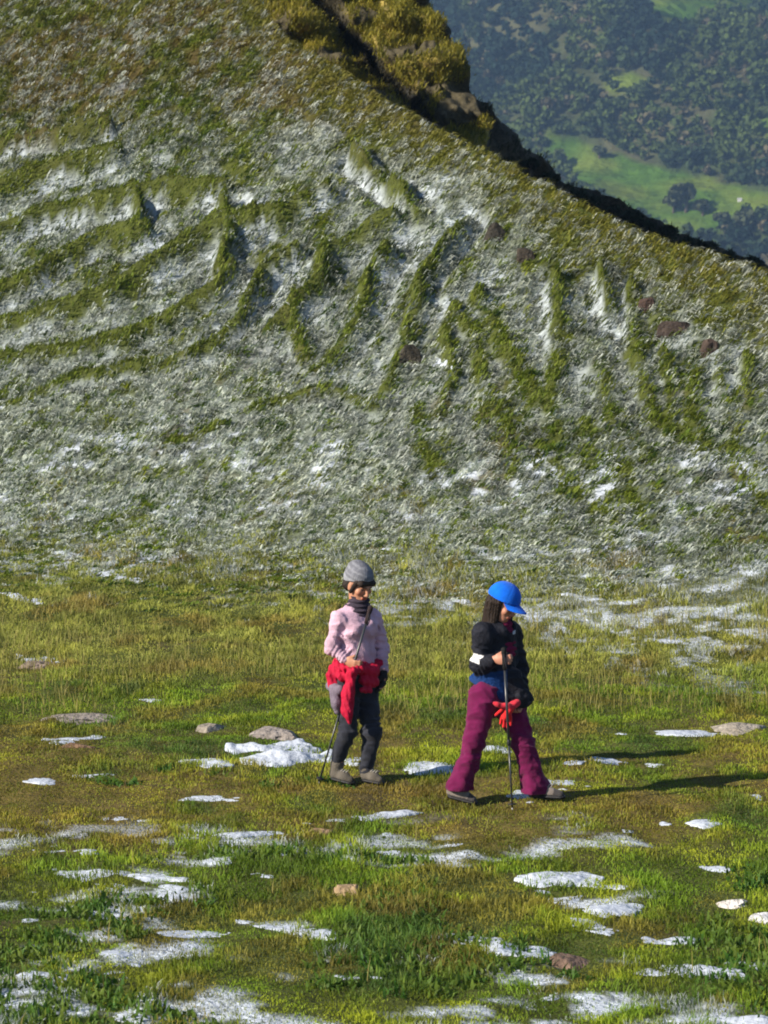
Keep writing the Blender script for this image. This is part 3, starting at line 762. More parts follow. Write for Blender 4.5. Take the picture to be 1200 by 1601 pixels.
def surfnet(f, o, h):
    s = f < 0
    c = [s[i:s.shape[0] - 1 + i, j:s.shape[1] - 1 + j, k:s.shape[2] - 1 + k] for i in (0, 1) for j in (0, 1) for k in (0, 1)]
    act = np.logical_or.reduce(c) & ~np.logical_and.reduce(c)
    idx = -np.ones(act.shape, np.int64); I = np.argwhere(act); idx[act] = np.arange(len(I))
    acc = np.zeros((len(I), 3)); cnt = np.zeros(len(I))
    cor = [(i, j, k) for i in (0, 1) for j in (0, 1) for k in (0, 1)]
    val = {p: f[I[:, 0] + p[0], I[:, 1] + p[1], I[:, 2] + p[2]] for p in cor}
    for p in cor:
        for ax in range(3):
            if p[ax]: continue
            q = list(p); q[ax] = 1; q = tuple(q)
            a, b = val[p], val[q]; m = (a < 0) != (b < 0)
            t = np.where(m, a / np.where(m, a - b, 1), 0)
            pt = np.array(p, float)[None].repeat(len(I), 0); pt[:, ax] = t
            acc += pt * m[:, None]; cnt += m
    V = (I + acc / cnt[:, None]) * h + o
    Q = []
    for ax in range(3):
        u, v = [(1, 2), (2, 0), (0, 1)][ax]
        sl0 = [slice(None)] * 3; sl1 = [slice(None)] * 3
        sl0[ax] = slice(0, -1); sl1[ax] = slice(1, None)
        a, b = s[tuple(sl0)], s[tuple(sl1)]
        E = np.argwhere(a != b)
        E = E[(E[:, u] > 0) & (E[:, v] > 0) & (E[:, u] < s.shape[u] - 1) & (E[:, v] < s.shape[v] - 1)]
        inside_first = a[E[:, 0], E[:, 1], E[:, 2]]
        def cell(du, dv):
            G = E.copy(); G[:, u] -= du; G[:, v] -= dv
            return idx[G[:, 0], G[:, 1], G[:, 2]]
        q = np.stack([cell(1, 1), cell(0, 1), cell(0, 0), cell(1, 0)], -1)
        q = np.where(inside_first[:, None], q, q[:, ::-1])
        Q.append(q)
    return V, np.concatenate(Q)

def sd_prim(p, X, Y, Zc):
    kind = p[0]
    if kind == 'c':                      # tapered capsule: a, b, ra, rb [, flatten direction, factor]
        a, b, ra, rb = p[1], p[2], p[3], p[4]
        ba = b - a; l2 = float(ba @ ba) + 1e-9
        dx, dy, dz = X - a[0], Y - a[1], Zc - a[2]
        t = np.clip((dx * ba[0] + dy * ba[1] + dz * ba[2]) / l2, 0, 1)
        ex, ey, ez = dx - t * ba[0], dy - t * ba[1], dz - t * ba[2]
        if len(p) > 5:
            n, fct = p[5], p[6]          # squash along n by fct (<1 = thinner)
            dn = ex * n[0] + ey * n[1] + ez * n[2]
            g = 1 / fct - 1
            ex, ey, ez = ex + dn * n[0] * g, ey + dn * n[1] * g, ez + dn * n[2] * g
            return (np.sqrt(ex * ex + ey * ey + ez * ez) - (ra + (rb - ra) * t)) * min(1, fct * 1.2)
        return np.sqrt(ex * ex + ey * ey + ez * ez) - (ra + (rb - ra) * t)
    if kind == 'e':                      # ellipsoid: centre, radii, axes(3x3 rows)
        c, r, ax = p[1], p[2], p[3]
        dx, dy, dz = X - c[0], Y - c[1], Zc - c[2]
        k0 = 0; k1 = 0
        for i in range(3):
            q = (dx * ax[i][0] + dy * ax[i][1] + dz * ax[i][2]) / r[i]
            k0 = k0 + q * q; k1 = k1 + (q / r[i]) ** 2
        k0 = np.sqrt(k0); k1 = np.sqrt(k1) + 1e-9
        return k0 * (k0 - 1) / k1
def prim_box(p):
    if p[0] == 'c':
        r = max(p[3], p[4]); return np.minimum(p[1], p[2]) - r, np.maximum(p[1], p[2]) + r
    r = max(p[2]); return p[1] - r, p[1] + r
def sdf(prims, h, fold=None, carve=(), k=.02, cut=None):
    lo = np.min([prim_box(p[:-1] if isinstance(p[-1], dict) else p)[0] for p in prims], 0) - .04
    hi = np.max([prim_box(p[:-1] if isinstance(p[-1], dict) else p)[1] for p in prims], 0) + .04
    nx = np.ceil((hi - lo) / h).astype(int) + 1
    f = np.full(nx, .3, np.float32)
    ax = [lo[i] + np.arange(nx[i]) * h for i in range(3)]
    def region(p, m):
        b0, b1 = prim_box(p)
        i0 = np.clip(np.floor((b0 - m - lo) / h).astype(int), 0, nx); i1 = np.clip(np.ceil((b1 + m - lo) / h).astype(int) + 1, 0, nx)
        sl = tuple(slice(i0[i], i1[i]) for i in range(3))
        return sl, np.meshgrid(*[ax[i][sl[i]] for i in range(3)], indexing='ij')
    for p in prims:
        kk = k
        if isinstance(p[-1], dict): kk = p[-1].get('k', k); p = p[:-1]
        sl, G = region(p, .05 + kk)
        d = sd_prim(p, *G); g = f[sl]
        if kk > 0:
            hh = np.clip(.5 + .5 * (g - d) / kk, 0, 1)
            f[sl] = g * (1 - hh) + d * hh - kk * hh * (1 - hh)
        else: f[sl] = np.minimum(g, d)
    G = None
    if fold is not None or cut is not None:
        m = np.abs(f) < .08
        I = np.argwhere(m); P = lo + I * h
        if fold is not None: f[m] += fold(P)
    for p in carve:
        sl, g3 = region(p, .03); f[sl] = np.maximum(f[sl], -sd_prim(p, *g3))
    if cut is not None:
        I = np.argwhere(f < .05); P = lo + I * h
        f[I[:, 0], I[:, 1], I[:, 2]] = np.maximum(f[I[:, 0], I[:, 1], I[:, 2]], cut(P))
    f[[0, -1]] = .3; f[:, [0, -1]] = .3; f[:, :, [0, -1]] = .3
    return surfnet(f, lo, h)
def nzf(P, fx, fy, fz, seed): return vn3(P[:, 0] * fx, P[:, 1] * fy, P[:, 2] * fz, seed) - .5
def segd(P, a, b):
    ba = b - a; t = np.clip(((P - a) @ ba) / (ba @ ba), 0, 1)
    return np.linalg.norm(P - a - t[:, None] * ba, axis=1), t
def piece(name, parent, prims, h, color, m, **kw):
    V, Q = sdf(prims, h, **kw)
    col = color(V) if callable(color) else np.tile(np.array(color, float), (len(V), 1))
    return link(name, raw_mesh(name, V, Q, col=col), m, parent)
def nrm(v): v = np.array(v, float); return v / np.linalg.norm(v)
UP = A(0, 0, 1)
def frame_of(f, tilt=0.0):
    """face frame: right, forward, up with a downward tilt"""
    f = nrm([f[0], f[1], 0]); r = A(f[1], -f[0], 0)
    fw = nrm(f * math.cos(tilt) - UP * math.sin(tilt)); up = nrm(np.cross(r, fw)); 
    return r, fw, up
def bodypart(parent, head_c, face, tilt, joints, skin, lean=None, hs=1.0, hands=()):
    r, fw, up = frame_of(face, tilt); ax = [r, fw, up]
    H = head_c; J = joints
    def hp(x, y, z): return H + (r * x + fw * y + up * z) * hs
    P = [('e', hp(0, -.008, .022), A(.074, .092, .088) * hs, ax), ('e', hp(0, .022, -.045), A(.056, .066, .066) * hs, ax),
         ('e', hp(0, .060, -.088), A(.026, .024, .022) * hs, ax, {'k': .03}),                       # chin
         ('c', hp(0, .088, .012), hp(0, .108, -.030), .009 * hs, .013 * hs, {'k': .014}),           # nose
         ('e', hp(.012, .098, -.035), A(.010, .010, .007) * hs, ax, {'k': .006}), ('e', hp(-.012, .098, -.035), A(.010, .010, .007) * hs, ax, {'k': .006}),
         ('c', hp(-.035, .084, .026), hp(.035, .084, .026), .010 * hs, .010 * hs, {'k': .02}),       # brow
         ('c', hp(-.018, .088, -.058), hp(.018, .088, -.058), .0075 * hs, .0075 * hs, {'k': .008}),  # lips
         ('c', hp(-.015, .086, -.067), hp(.015, .086, -.067), .008 * hs, .008 * hs, {'k': .006}),
         ('e', hp(.042, .062, -.020), A(.024, .022, .022) * hs, ax, {'k': .02}), ('e', hp(-.042, .062, -.020), A(.024, .022, .022) * hs, ax, {'k': .02}),
         ('e', hp(.076, -.005, -.010), A(.010, .020, .032) * hs, ax, {'k': .008}), ('e', hp(-.076, -.005, -.010), A(.010, .020, .032) * hs, ax, {'k': .008})]
    n0, ch, ab, pv = J['neck'], J['chest'], J['waist'], J['pelvis']
    P += [('c', hp(0, -.02, -.05), n0 - UP * .01, .050 * hs, .056), ('c', n0 - UP * .03, ch, .075, .105, nrm(J['front']), .72), ('c', ch, ab, .118, .100, nrm(J['front']), .70),
          ('c', ab, pv, .100, .135, nrm(J['front']), .76)]
    for sd_ in ('R', 'L'):
        sh, el, wr = J['sh' + sd_], J['el' + sd_], J['wr' + sd_]
        P += [('c', n0 - UP * .035, sh, .045, .048, {'k': .04}), ('c', sh, el, .043, .032), ('c', el, wr, .033, .021)]
        hp_, kn, an = J['hip' + sd_], J['kn' + sd_], J['an' + sd_]
        P += [('c', hp_, kn, .070, .038), ('c', kn, an, .038, .024)]
        P += [('c', an, J['toe' + sd_], .023, .016)]
    # hands: palm, four unequal bent fingers and a thumb
    for (wr, dirv, nv, curl, spread) in hands:
        d = nrm(dirv); n = nrm(np.array(nv) - d * (np.array(nv) @ d)); w_ = np.cross(d, n)   # n: direction the fingers curl to, w_: across, thumb side +
        pc = wr + d * .045
        P += [('c', wr, wr + d * .03, .020, .022, n, .8, {'k': .02}), ('e', pc, A(.036, .042, .015), [w_, d, n], {'k': .016})]
        for i, (off, ln) in enumerate([(.026, .072), (.009, .080), (-.009, .074), (-.025, .058)]):
            p0 = wr + d * .078 + w_ * off
            seg = [.44, .31, .25]; ang = .35 * curl; q = p0
            for s_i, fr_ in enumerate(seg):
                dd = d * math.cos(ang) + n * math.sin(ang)
                q2 = q + dd * ln * fr_
                P.append(('c', q, q2, .0088 - .0008 * s_i, .0082 - .0008 * s_i, {'k': .006 if s_i else .008}))
                q = q2; ang += curl * .95
        t0 = wr + d * .025 + w_ * .026; t1 = t0 + (w_ * .6 + d * .7 + n * .5) * .036; t2 = t1 + nrm(d * .5 + n * .8 * curl - w_ * .25 * curl) * .030
        P += [('c', t0, t1, .013, .010, {'k': .012}), ('c', t1, t2, .0098, .008, {'k': .005})]
    eyes = [hp(.031, .080, .004), hp(-.031, .080, .004)]
    def paint(V):
        c = np.tile(np.array(skin), (len(V), 1)) * (.94 + .12 * (vn3(V[:, 0] * 30, V[:, 1] * 30, V[:, 2] * 30, 3)[:, None]))
        L = (V - H) @ np.stack([r, fw, up], 1) / hs
        fr_ = L[:, 1] > .045
        lips = fr_ & (np.abs(L[:, 2] + .062) < .0085) & (np.abs(L[:, 0]) < .025)
        c[lips] = np.array(skin) * A(1.0, .50, .55)
        for sx in (-.031, .031):
            e_ = fr_ & (((L[:, 0] - sx) / .014) ** 2 + ((L[:, 2] - .004) / .0065) ** 2 < 1); c[e_] = A(.10, .07, .06)
            b_ = fr_ & (((L[:, 0] - sx) / .022) ** 2 + ((L[:, 2] - .026) / .005) ** 2 < 1); c[b_] = A(.03, .02, .015)
            k_ = fr_ & (((L[:, 0] - sx * 1.35) / .02) ** 2 + ((L[:, 2] + .025) / .02) ** 2 < 1); c[k_] *= A(1.06, .88, .86)
        return c
    V, Q = sdf(P, .0052, k=.022)
    b = link('body', raw_mesh('body', V, Q, col=paint(V)), M_skin, parent)
    return hp, (r, fw, up)

def shoe(parent, heel, toe, ank, cu, cl, boot, hole=.05):
    d = toe - heel; L = np.linalg.norm(d); dh = nrm(d); w_ = nrm(np.cross(dh, UP)); upn = np.cross(w_, dh)
    Hh, Tt = heel + upn * .045 + dh * .02, toe + upn * .032 - dh * .03
    mid = Hh * .45 + Tt * .55 + upn * .012
    P = [('c', Hh - upn * .006, mid - upn * .008, .036, .037, w_, .92), ('c', mid - upn * .008, Tt - upn * .006, .037, .028), ('c', Hh + upn * .01, ank + UP * boot, .038, hole)]
    base = (heel + toe) / 2
    def cut(V): return -((V - base) @ upn) + .012
    def colf(V):
        t = (V - heel) @ dh / L; z = (V - base) @ upn
        c = np.tile(np.array(cu), (len(V), 1)); c[(t > .72) | (z < .03)] = cl
        c *= (.8 + .4 * vn3(V[:, 0] * 25, V[:, 1] * 25, V[:, 2] * 25, 8)[:, None]); return c
    s1 = piece('shoe', parent, P, .0065, colf, M_cloth, k=.02, cut=cut)
    Ps = [('c', heel + upn * .012 + dh * .035, toe + upn * .012 - dh * .03, .043, .040, upn, .40)]
    piece('sole', s1, Ps, .005, (.03, .028, .026), M_black, k=.01)
    V, q, t = join([tube([mid + upn * .03 + dh * (k_ * .022 - .035) - w_ * .022, mid + upn * .044 + dh * (k_ * .022 - .03), mid + upn * .03 + dh * (k_ * .022 - .035) + w_ * .022], [.003] * 3, 5) for k_ in range(4)])
    link('laces', raw_mesh('laces', V, q, t), mat('laces', (.35, .33, .30), rough=.9), s1)

def pole(name, loc, top, grip_end, tip, label, grip_mat_col):
    """trekking pole: two shaft sections, grip, wrist strap, basket and tip"""
    e = empty(name, loc); tag(e, label, 'trekking pole', 'trekking poles held by the walkers')
    ax = nrm(tip - top); md = top * .42 + tip * .58
    def tb(n, pts, rad, m, par=e, k=12):
        V, q, t = tube(pts, rad, k); return link(n, raw_mesh(n, V, q, t), m, par)
    tb('upper_shaft', [grip_end, md], [.0085, .0085], M_pole)
    tb('lower_shaft', [md - ax * .01, tip - ax * .03], [.0068, .0062], M_pole)
    tb('clamp', [md - ax * .025, md - ax * .02, md + ax * .012, md + ax * .016], [.008, .0125, .0125, .008], M_black)
    g = tb('grip', [top, top + ax * .008, top + ax * .03, top + ax * .06, top + ax * .10, grip_end], [.008, .0185, .018, .0145, .0155, .013], mat('grip_foam', grip_mat_col, rough=.9, bump=.3, bscale=80))
    s0 = top + ax * .02
    side = nrm(np.cross(ax, A(0, 1, 0)))
    ft = A(0, -1, 0)
    tb('wrist_strap', [s0, s0 + ft * .03 + ax * .05, s0 + ft * .035 + side * .012 + ax * .12, s0 + ft * .018 + side * .02 + ax * .09, s0], [.004] * 5, M_strap, g, 6)
    tb('basket', [tip - ax * .062, tip - ax * .058, tip - ax * .052], [.008, .026, .028], M_black)
    tb('tip', [tip - ax * .035, tip - ax * .02, tip], [.0062, .0045, .0022], mat('steel_tip', (.35, .35, .36), rough=.3, spec=.8))
    return e

def mapper(px0, py0):
    root = onground([px0], [py0])[0]
    def L(px, py, y=0.0):
        """photo position at depth y behind the root, in the walker's own metres"""
        a, b, c = ray(px, py); t = (root[1] + y) / b
        return A(a * t - root[0], y, CAMZ + c * t - root[2])
    def G(px, py, lift=0.0):
        g = onground([px], [py])[0] - root; g[2] += lift; return g
    return root, L, G

# ================================================================== walker in the pink sweater
root, L, G = mapper(570, 1222)
W = empty('person', root); tag(W, 'walker in a pale pink sweater, grey beanie and grey trousers holding a pole', 'person', 'two walkers crossing the meadow')
FR_ = nrm([.60, -.80, 0]); RT = A(FR_[1], -FR_[0], 0)
J = dict(neck=L(559, 948, 0), chest=L(556, 985, -.01), waist=L(556, 1030, 0), pelvis=L(557, 1062, 0), front=FR_,
         shR=L(530, 966, -.08), elR=L(517, 1014, -.10), wrR=L(539, 1043, -.23), shL=L(584, 966, .08), elL=L(596, 1012, .10), wrL=L(599, 1050, .0),
         hipR=L(544, 1066, -.05), knR=L(544, 1142, -.10), anR=L(528, 1200, -.02), hipL=L(571, 1066, .04), knL=L(581, 1143, -.08), anL=L(575, 1208, -.04))
hR, tR = L(519, 1215, 0), L(552, 1219, -.10)
hL, tL = L(568, 1226, -.02), L(598, 1232, -.12)
for v, px, py in ((hR, 519, 1215), (tR, 552, 1219), (hL, 567, 1226), (tL, 600, 1232)):
    g = gz(root[0] + v[0], root[1] + v[1])[0] - root[2]; v[2] = g + .012
hR[2] += .015
J['anR'] = L(527, 1202, -.02); J['toeR'] = tR + UP * .03 - nrm(tR - hR) * .05; J['toeL'] = tL + UP * .03 - nrm(tL - hL) * .05
J['anL'] = L(573, 1211, -.03)
hc = L(561, 914, -.03)
poleTop, poleTip = L(580, 947, -.25), L(497, 1226, -.38)
g_ = G(497, 1226); poleTip = g_ - UP * .01
pax = nrm(poleTip - poleTop); grp = L(549, 1049, -.30)
# grip point on the pole
tt_ = (grp - poleTop) @ pax; grp = poleTop + pax * tt_
wrR = J['wrR'] = grp + A(-.055, .035, .035)
sk = (.42, .20, .12)
hp, AX = bodypart(W, hc, [.66, -.75], .42, J, sk, hs=1.0, hands=[
    (wrR, A(.80, -.50, -.30), A(.40, .85, .1), 1.25, 0),
    (J['wrL'], A(-.10, -.10, -1), A(-.8, -.5, 0), .6, 0)])
r_, f_, u_ = AX
# beanie: rolled brim, slightly slouched
def bcol(V):
    Lc = (V - hc) @ np.stack([r_, f_, u_], 1)
    c = np.tile(A(.155, .16, .185), (len(V), 1))
    st = np.sin(Lc[:, 2] * 190) > .35
    c[st] = A(.20, .205, .23)
    band = Lc[:, 2] < .052 + .1 * Lc[:, 1] * 0
    c[band] = A(.26, .27, .30)
    return c * (.85 + .3 * vn3(V[:, 0] * 60, V[:, 1] * 60, V[:, 2] * 60, 2)[:, None])
piece('beanie', W, [('e', hp(0, -.022, .062), A(.096, .108, .092), [r_, f_, u_]), ('e', hp(0, -.055, .095), A(.07, .075, .06), [r_, f_, u_]),
                    ('c', hp(0, -.05, .02), hp(0, -.06, -.03), .088, .07)], .0055, bcol, M_knit,
      cut=lambda V: -((V - hp(0, .02, .040)) @ nrm(u_ * 1.0 + f_ * -.45)), fold=lambda P: .003 * np.sin(np.arctan2((P - hc) @ r_, (P - hc) @ f_) * 34) * .6)
piece('hair', W, [('c', hp(-.05, .070, .047), hp(.05, .070, .047), .025, .025), ('c', hp(.066, .04, .045), hp(.074, .012, -.045), .020, .012), ('c', hp(-.066, .04, .045), hp(-.074, .012, -.045), .022, .014),
                  ('c', hp(-.05, -.05, -.02), hp(.05, -.05, -.02), .045, .045)], .005, (.03, .02, .015), M_hair, k=.012)
nk = J['neck']
piece('neck_gaiter', W, [('c', nk + UP * .045 + f_ * .02, nk - UP * .018, .072, .096, nrm(FR_), .95), ('c', nk + UP * .02 + FR_ * .03, nk - UP * .03 + FR_ * .06, .05, .035)], .0055, (.045, .036, .05), M_knit,
      fold=lambda P: .006 * np.sin(P[:, 2] * 190 + 4 * nzf(P, 12, 12, 12, 4)))
def folds(amp, sc, seed, diag=0):
    def f(P):
        Q = P + P[:, [2, 0, 1]] * diag
        Q = Q + .05 * np.stack([nzf(P, 7, 7, 7, seed + 5), nzf(P, 7, 7, 7, seed + 6), nzf(P, 7, 7, 7, seed + 7)], -1)
        return amp * (.8 * nzf(P, 6 * sc, 6 * sc, 10 * sc, seed) + 1.1 * (np.abs(nzf(Q, 9 * sc, 9 * sc, 17 * sc, seed + 1)) * 2 - .5) + .5 * (np.abs(nzf(Q, 22 * sc, 22 * sc, 34 * sc, seed + 2)) * 2 - .5))
    return f
sw = [('c', nk - UP * .040, J['chest'], .085, .120, FR_, .74), ('c', J['chest'], J['waist'] + UP * .02, .136, .130, FR_, .76), ('c', J['waist'] + UP * .02, J['waist'] - UP * .06, .134, .145, FR_, .78),
      ('e', J['chest'] + FR_ * .055 + RT * .055, A(.055, .055, .05), [r_, f_, UP], {'k': .05}), ('e', J['chest'] + FR_ * .055 - RT * .055, A(.055, .055, .05), [r_, f_, UP], {'k': .05})]
for k_ in 'RL':
    e_ = J['el' + k_]; w_ = J['wr' + k_]
    sw += [('c', nk - UP * .040, J['sh' + k_], .052, .050, {'k': .06}), ('c', J['sh' + k_], e_, .051, .042), ('c', e_, w_ + (e_ - w_) * .12, .042, .031)]
def swcol(V):
    c = np.tile(A(.52, .34, .43), (len(V), 1)); 
    dd = np.linalg.norm(V - (nk - UP * .02), axis=1); c[dd < .095] = A(.45, .30, .38)
    for k_ in 'RL':
        d1 = np.linalg.norm(V - J['wr' + k_], axis=1); c[d1 < .062] = A(.48, .32, .40)
    return c
def swfold(P):
    f0 = folds(.015, 1.0, 11, .9)(P)
    for k_ in 'RL':
        d1, t1 = segd(P, J['sh' + k_], J['el' + k_]); d2, t2 = segd(P, J['el' + k_], J['wr' + k_])
        f0 = f0 + .004 * np.sin(t1 * 26 + 16 * nzf(P, 7, 7, 7, 5)) * (d1 < .09) * (t1 > .5) + .0035 * np.sin(t2 * 24 + 16 * nzf(P, 8, 8, 8, 6)) * (d2 < .08) * (t2 > .1)
    return f0
piece('sweater', W, sw, .0065, swcol, M_cloth, k=.03, fold=swfold)
# trousers
def leg(hp_, kn, an, r0, r1, r2): return [('c', hp_, kn, r0, r1), ('c', kn, an, r1, r2)]
tr = [('c', J['waist'] - UP * .05, J['pelvis'], .135, .15, FR_, .78)] + leg(J['hipR'], J['knR'], J['anR'] + UP * .05, .088, .059, .043) + leg(J['hipL'], J['knL'], J['anL'] + UP * .04, .088, .060, .043)
def trfold(P):
    f0 = folds(.014, 1.0, 21, .4)(P)
    for k_ in 'RL':
        d1, t1 = segd(P, J['hip' + k_], J['kn' + k_]); d2, t2 = segd(P, J['kn' + k_], J['an' + k_])
        f0 = f0 + .004 * np.sin(t1 * 34 + 18 * nzf(P, 7, 7, 7, 5)) * sstep(.55, .75, t1) * (t1 < 1) + .004 * np.sin(t2 * 30 + 18 * nzf(P, 8, 8, 8, 6)) * sstep(.5, .7, t2)
    return f0
piece('trousers', W, tr, .0065, lambda V: np.tile(A(.026, .028, .038), (len(V), 1)) * np.where((V[:, 2] < .36)[:, None] & (np.abs(V[:, 0:1]) < 9), .95, 1), M_cloth, k=.03, fold=trfold)
for (h_, t_, a_) in ((hR, tR, J['anR']), (hL, tL, J['anL'])):
    shoe(W, h_, t_, a_, (.10, .088, .072), (.07, .062, .05), .035, .050)
# red jacket tied round the waist
wc = J['waist'] - UP * .035
rj = []
ringpts = []
for i in range(17):
    t = i / 16 * 2 * math.pi
    rp = wc + RT * .145 * math.sin(t) + FR_ * .112 * math.cos(t) + UP * (-.018 * math.cos(t) + .010 * math.sin(3 * t)); ringpts.append(rp)
for a, b in zip(ringpts[:-1], ringpts[1:]): rj.append(('c', a, b, .028, .028))
kn = L(551, 1052, -.20)
def pt(px, py, y): return L(px, py, y)
rj += [('e', kn, A(.045, .04, .038), [r_, f_, UP]), ('c', kn, pt(545, 1085, -.21), .034, .040), ('c', pt(545, 1085, -.21), pt(542, 1112, -.22), .046, .042), ('c', pt(542, 1112, -.22), pt(546, 1128, -.22), .040, .018),
       ('c', pt(562, 1046, -.16), pt(582, 1048, -.10), .046, .046), ('c', pt(568, 1064, -.15), pt(584, 1066, -.09), .040, .038), ('c', pt(566, 1078, -.17), pt(578, 1080, -.13), .030, .026),
       ('c', pt(522, 1055, -.07), pt(524, 1072, -.08), .040, .036), ('c', pt(520, 1045, .0), pt(534, 1058, -.15), .035, .035), ('c', pt(590, 1040, .02), pt(588, 1068, .03), .04, .045)]
def rjf(P): return .030 * nzf(P, 12, 12, 7, 31) + .012 * nzf(P, 26, 26, 14, 33) + .0025 * np.sin((P[:, 0] * 1.2 + P[:, 2] * .35) * 150 + 6 * nzf(P, 8, 8, 8, 3))
piece('tied_red_jacket', W, rj, .0065, (.40, .008, .036), M_shell, k=.022, fold=rjf)['label'] = 'crimson jacket knotted round the waist with a hanging sleeve'
# grey pouch behind the hip with its shoulder strap
pb = empty('hip_bag', root + L(522, 1110, -.1)); tag(pb, 'small mauve grey bag hanging at the hip of the pink sweater walker', 'bag')
o_ = pb.location
def off(P): return [tuple(np.array(q) - np.array(L(522, 1110, -.1)) if (isinstance(q, np.ndarray) and q.shape == (3,) and i in (1, 2) and not (p[0] == 'e' and i == 2)) else q for i, q in enumerate(p)) for p in P]
piece('pouch', pb, off([('c', pt(522, 1076, -.10), pt(526, 1100, -.12), .042, .040), ('c', pt(518, 1072, -.05), pt(531, 1078, -.14), .036, .036), ('c', pt(526, 1098, -.12), pt(527, 1112, -.12), .034, .02)]), .006, (.16, .13, .17), M_shell, k=.02,
      fold=lambda P: .02 * nzf(P, 18, 18, 12, 3))
def strap_ribbon(pts, n, wdt=.012, th=.003):
    P = []
    pts = np.array(pts)
    tq = np.linspace(0, len(pts) - 1, 40); seg = np.clip(tq.astype(int), 0, len(pts) - 2); fr_ = (tq - seg)[:, None]
    pm_, p1, p2, p3 = pts[np.maximum(seg - 1, 0)], pts[seg], pts[seg + 1], pts[np.minimum(seg + 2, len(pts) - 1)]
    C_ = .5 * (2 * p1 + (p2 - pm_) * fr_ + (2 * pm_ - 5 * p1 + 4 * p2 - p3) * fr_ ** 2 + (3 * p1 - pm_ - 3 * p2 + p3) * fr_ ** 3)
    V = []
    for i, c in enumerate(C_):
        d = nrm(C_[min(i + 1, 39)] - C_[max(i - 1, 0)]); w_ = nrm(np.cross(d, n)) * wdt; nn_ = n * th
        V += [c - w_ - nn_, c + w_ - nn_, c + w_ + nn_, c - w_ + nn_]
    q = [(i * 4 + k, i * 4 + (k + 1) % 4, i * 4 + 4 + (k + 1) % 4, i * 4 + 4 + k) for i in range(39) for k in range(4)]
    return np.array(V), q, []
sp0 = np.array(L(522, 1110, -.1))
gp = root + poleTip
pole('trekking_pole', gp, poleTop - poleTip, poleTop + pax * .13 - poleTip, poleTip * 0, 'long dark trekking pole of the walker in pink, slanting from shoulder down left', (.03, .02, .02))
# dark glove on the hanging hand
wl = J['wrL']; dl = nrm([-.10, -.10, -1.])
piece('glove', W, [('c', wl + dl * -.01, wl + dl * .03, .031, .030), ('e', wl + dl * .055, A(.036, .028, .045), [r_, f_, UP]), ('c', wl + dl * .08 + A(.01, -.02, 0), wl + dl * .13 + A(-.03, -.03, 0), .019, .015),
                   ('c', wl + dl * .08 + A(-.01, .0, 0), wl + dl * .13 + A(-.04, -.01, 0), .018, .014), ('c', wl + dl * .04 + A(-.02, -.03, 0), wl + dl * .085 + A(-.045, -.045, 0), .015, .012)], .005, (.03, .028, .03), M_knit, k=.012)

# ================================================================== walker in the blue cap
root, L, G = mapper(785, 1254)
W = empty('person', root); tag(W, 'walker in a bright blue cap, dark jacket and purple flared trousers, head bowed', 'person', 'two walkers crossing the meadow')
FR_ = nrm([.80, -.60, 0]); RT = A(FR_[1], -FR_[0], 0)
J = dict(neck=L(783, 977, 0), chest=L(780, 1014, .02), waist=L(774, 1052, .02), pelvis=L(772, 1082, .02), front=FR_,
         shR=L(755, 991, -.09), elR=L(749, 1040, -.08), wrR=L(776, 1036, -.24), shL=L(800, 988, .11), elL=L(813, 1048, .13), wrL=L(815, 1088, -.03),
         hipR=L(757, 1086, -.07), knR=L(742, 1160, -.10), anR=L(718, 1230, -.03), hipL=L(793, 1088, .08), knL=L(818, 1164, .02), anL=L(838, 1236, .03))
hR, tR = L(701, 1246, 0), L(744, 1256, -.08)
hL, tL = L(828, 1253, .05), L(882, 1262, -.04)
for v in (hR, tR, hL, tL): v[2] = gz(root[0] + v[0], root[1] + v[1])[0] - root[2] + .012
hR[2] += .03; tL[2] += .012
J['toeR'] = tR + UP * .03 - nrm(tR - hR) * .05; J['toeL'] = tL + UP * .03 - nrm(tL - hL) * .05
hc = L(786, 944, -.05)
poleTop, poleTip = L(787, 1012, -.30), G(801, 1268) - UP * .01
pax = nrm(poleTip - poleTop); grp = L(789, 1032, -.29); grp = poleTop + pax * ((grp - poleTop) @ pax)
wrR = J['wrR'] = grp + A(-.062, .045, .0)
sk = (.44, .20, .13)
hp, AX = bodypart(W, hc, [.88, -.48], .50, J, sk, hs=.93, hands=[
    (wrR, A(.85, -.50, .05), A(.30, .90, -.05), 1.3, 0),
    (J['wrL'], A(-.25, -.10, -1), A(-.6, -.7, 0), 1.1, 0)])
r_, f_, u_ = AX
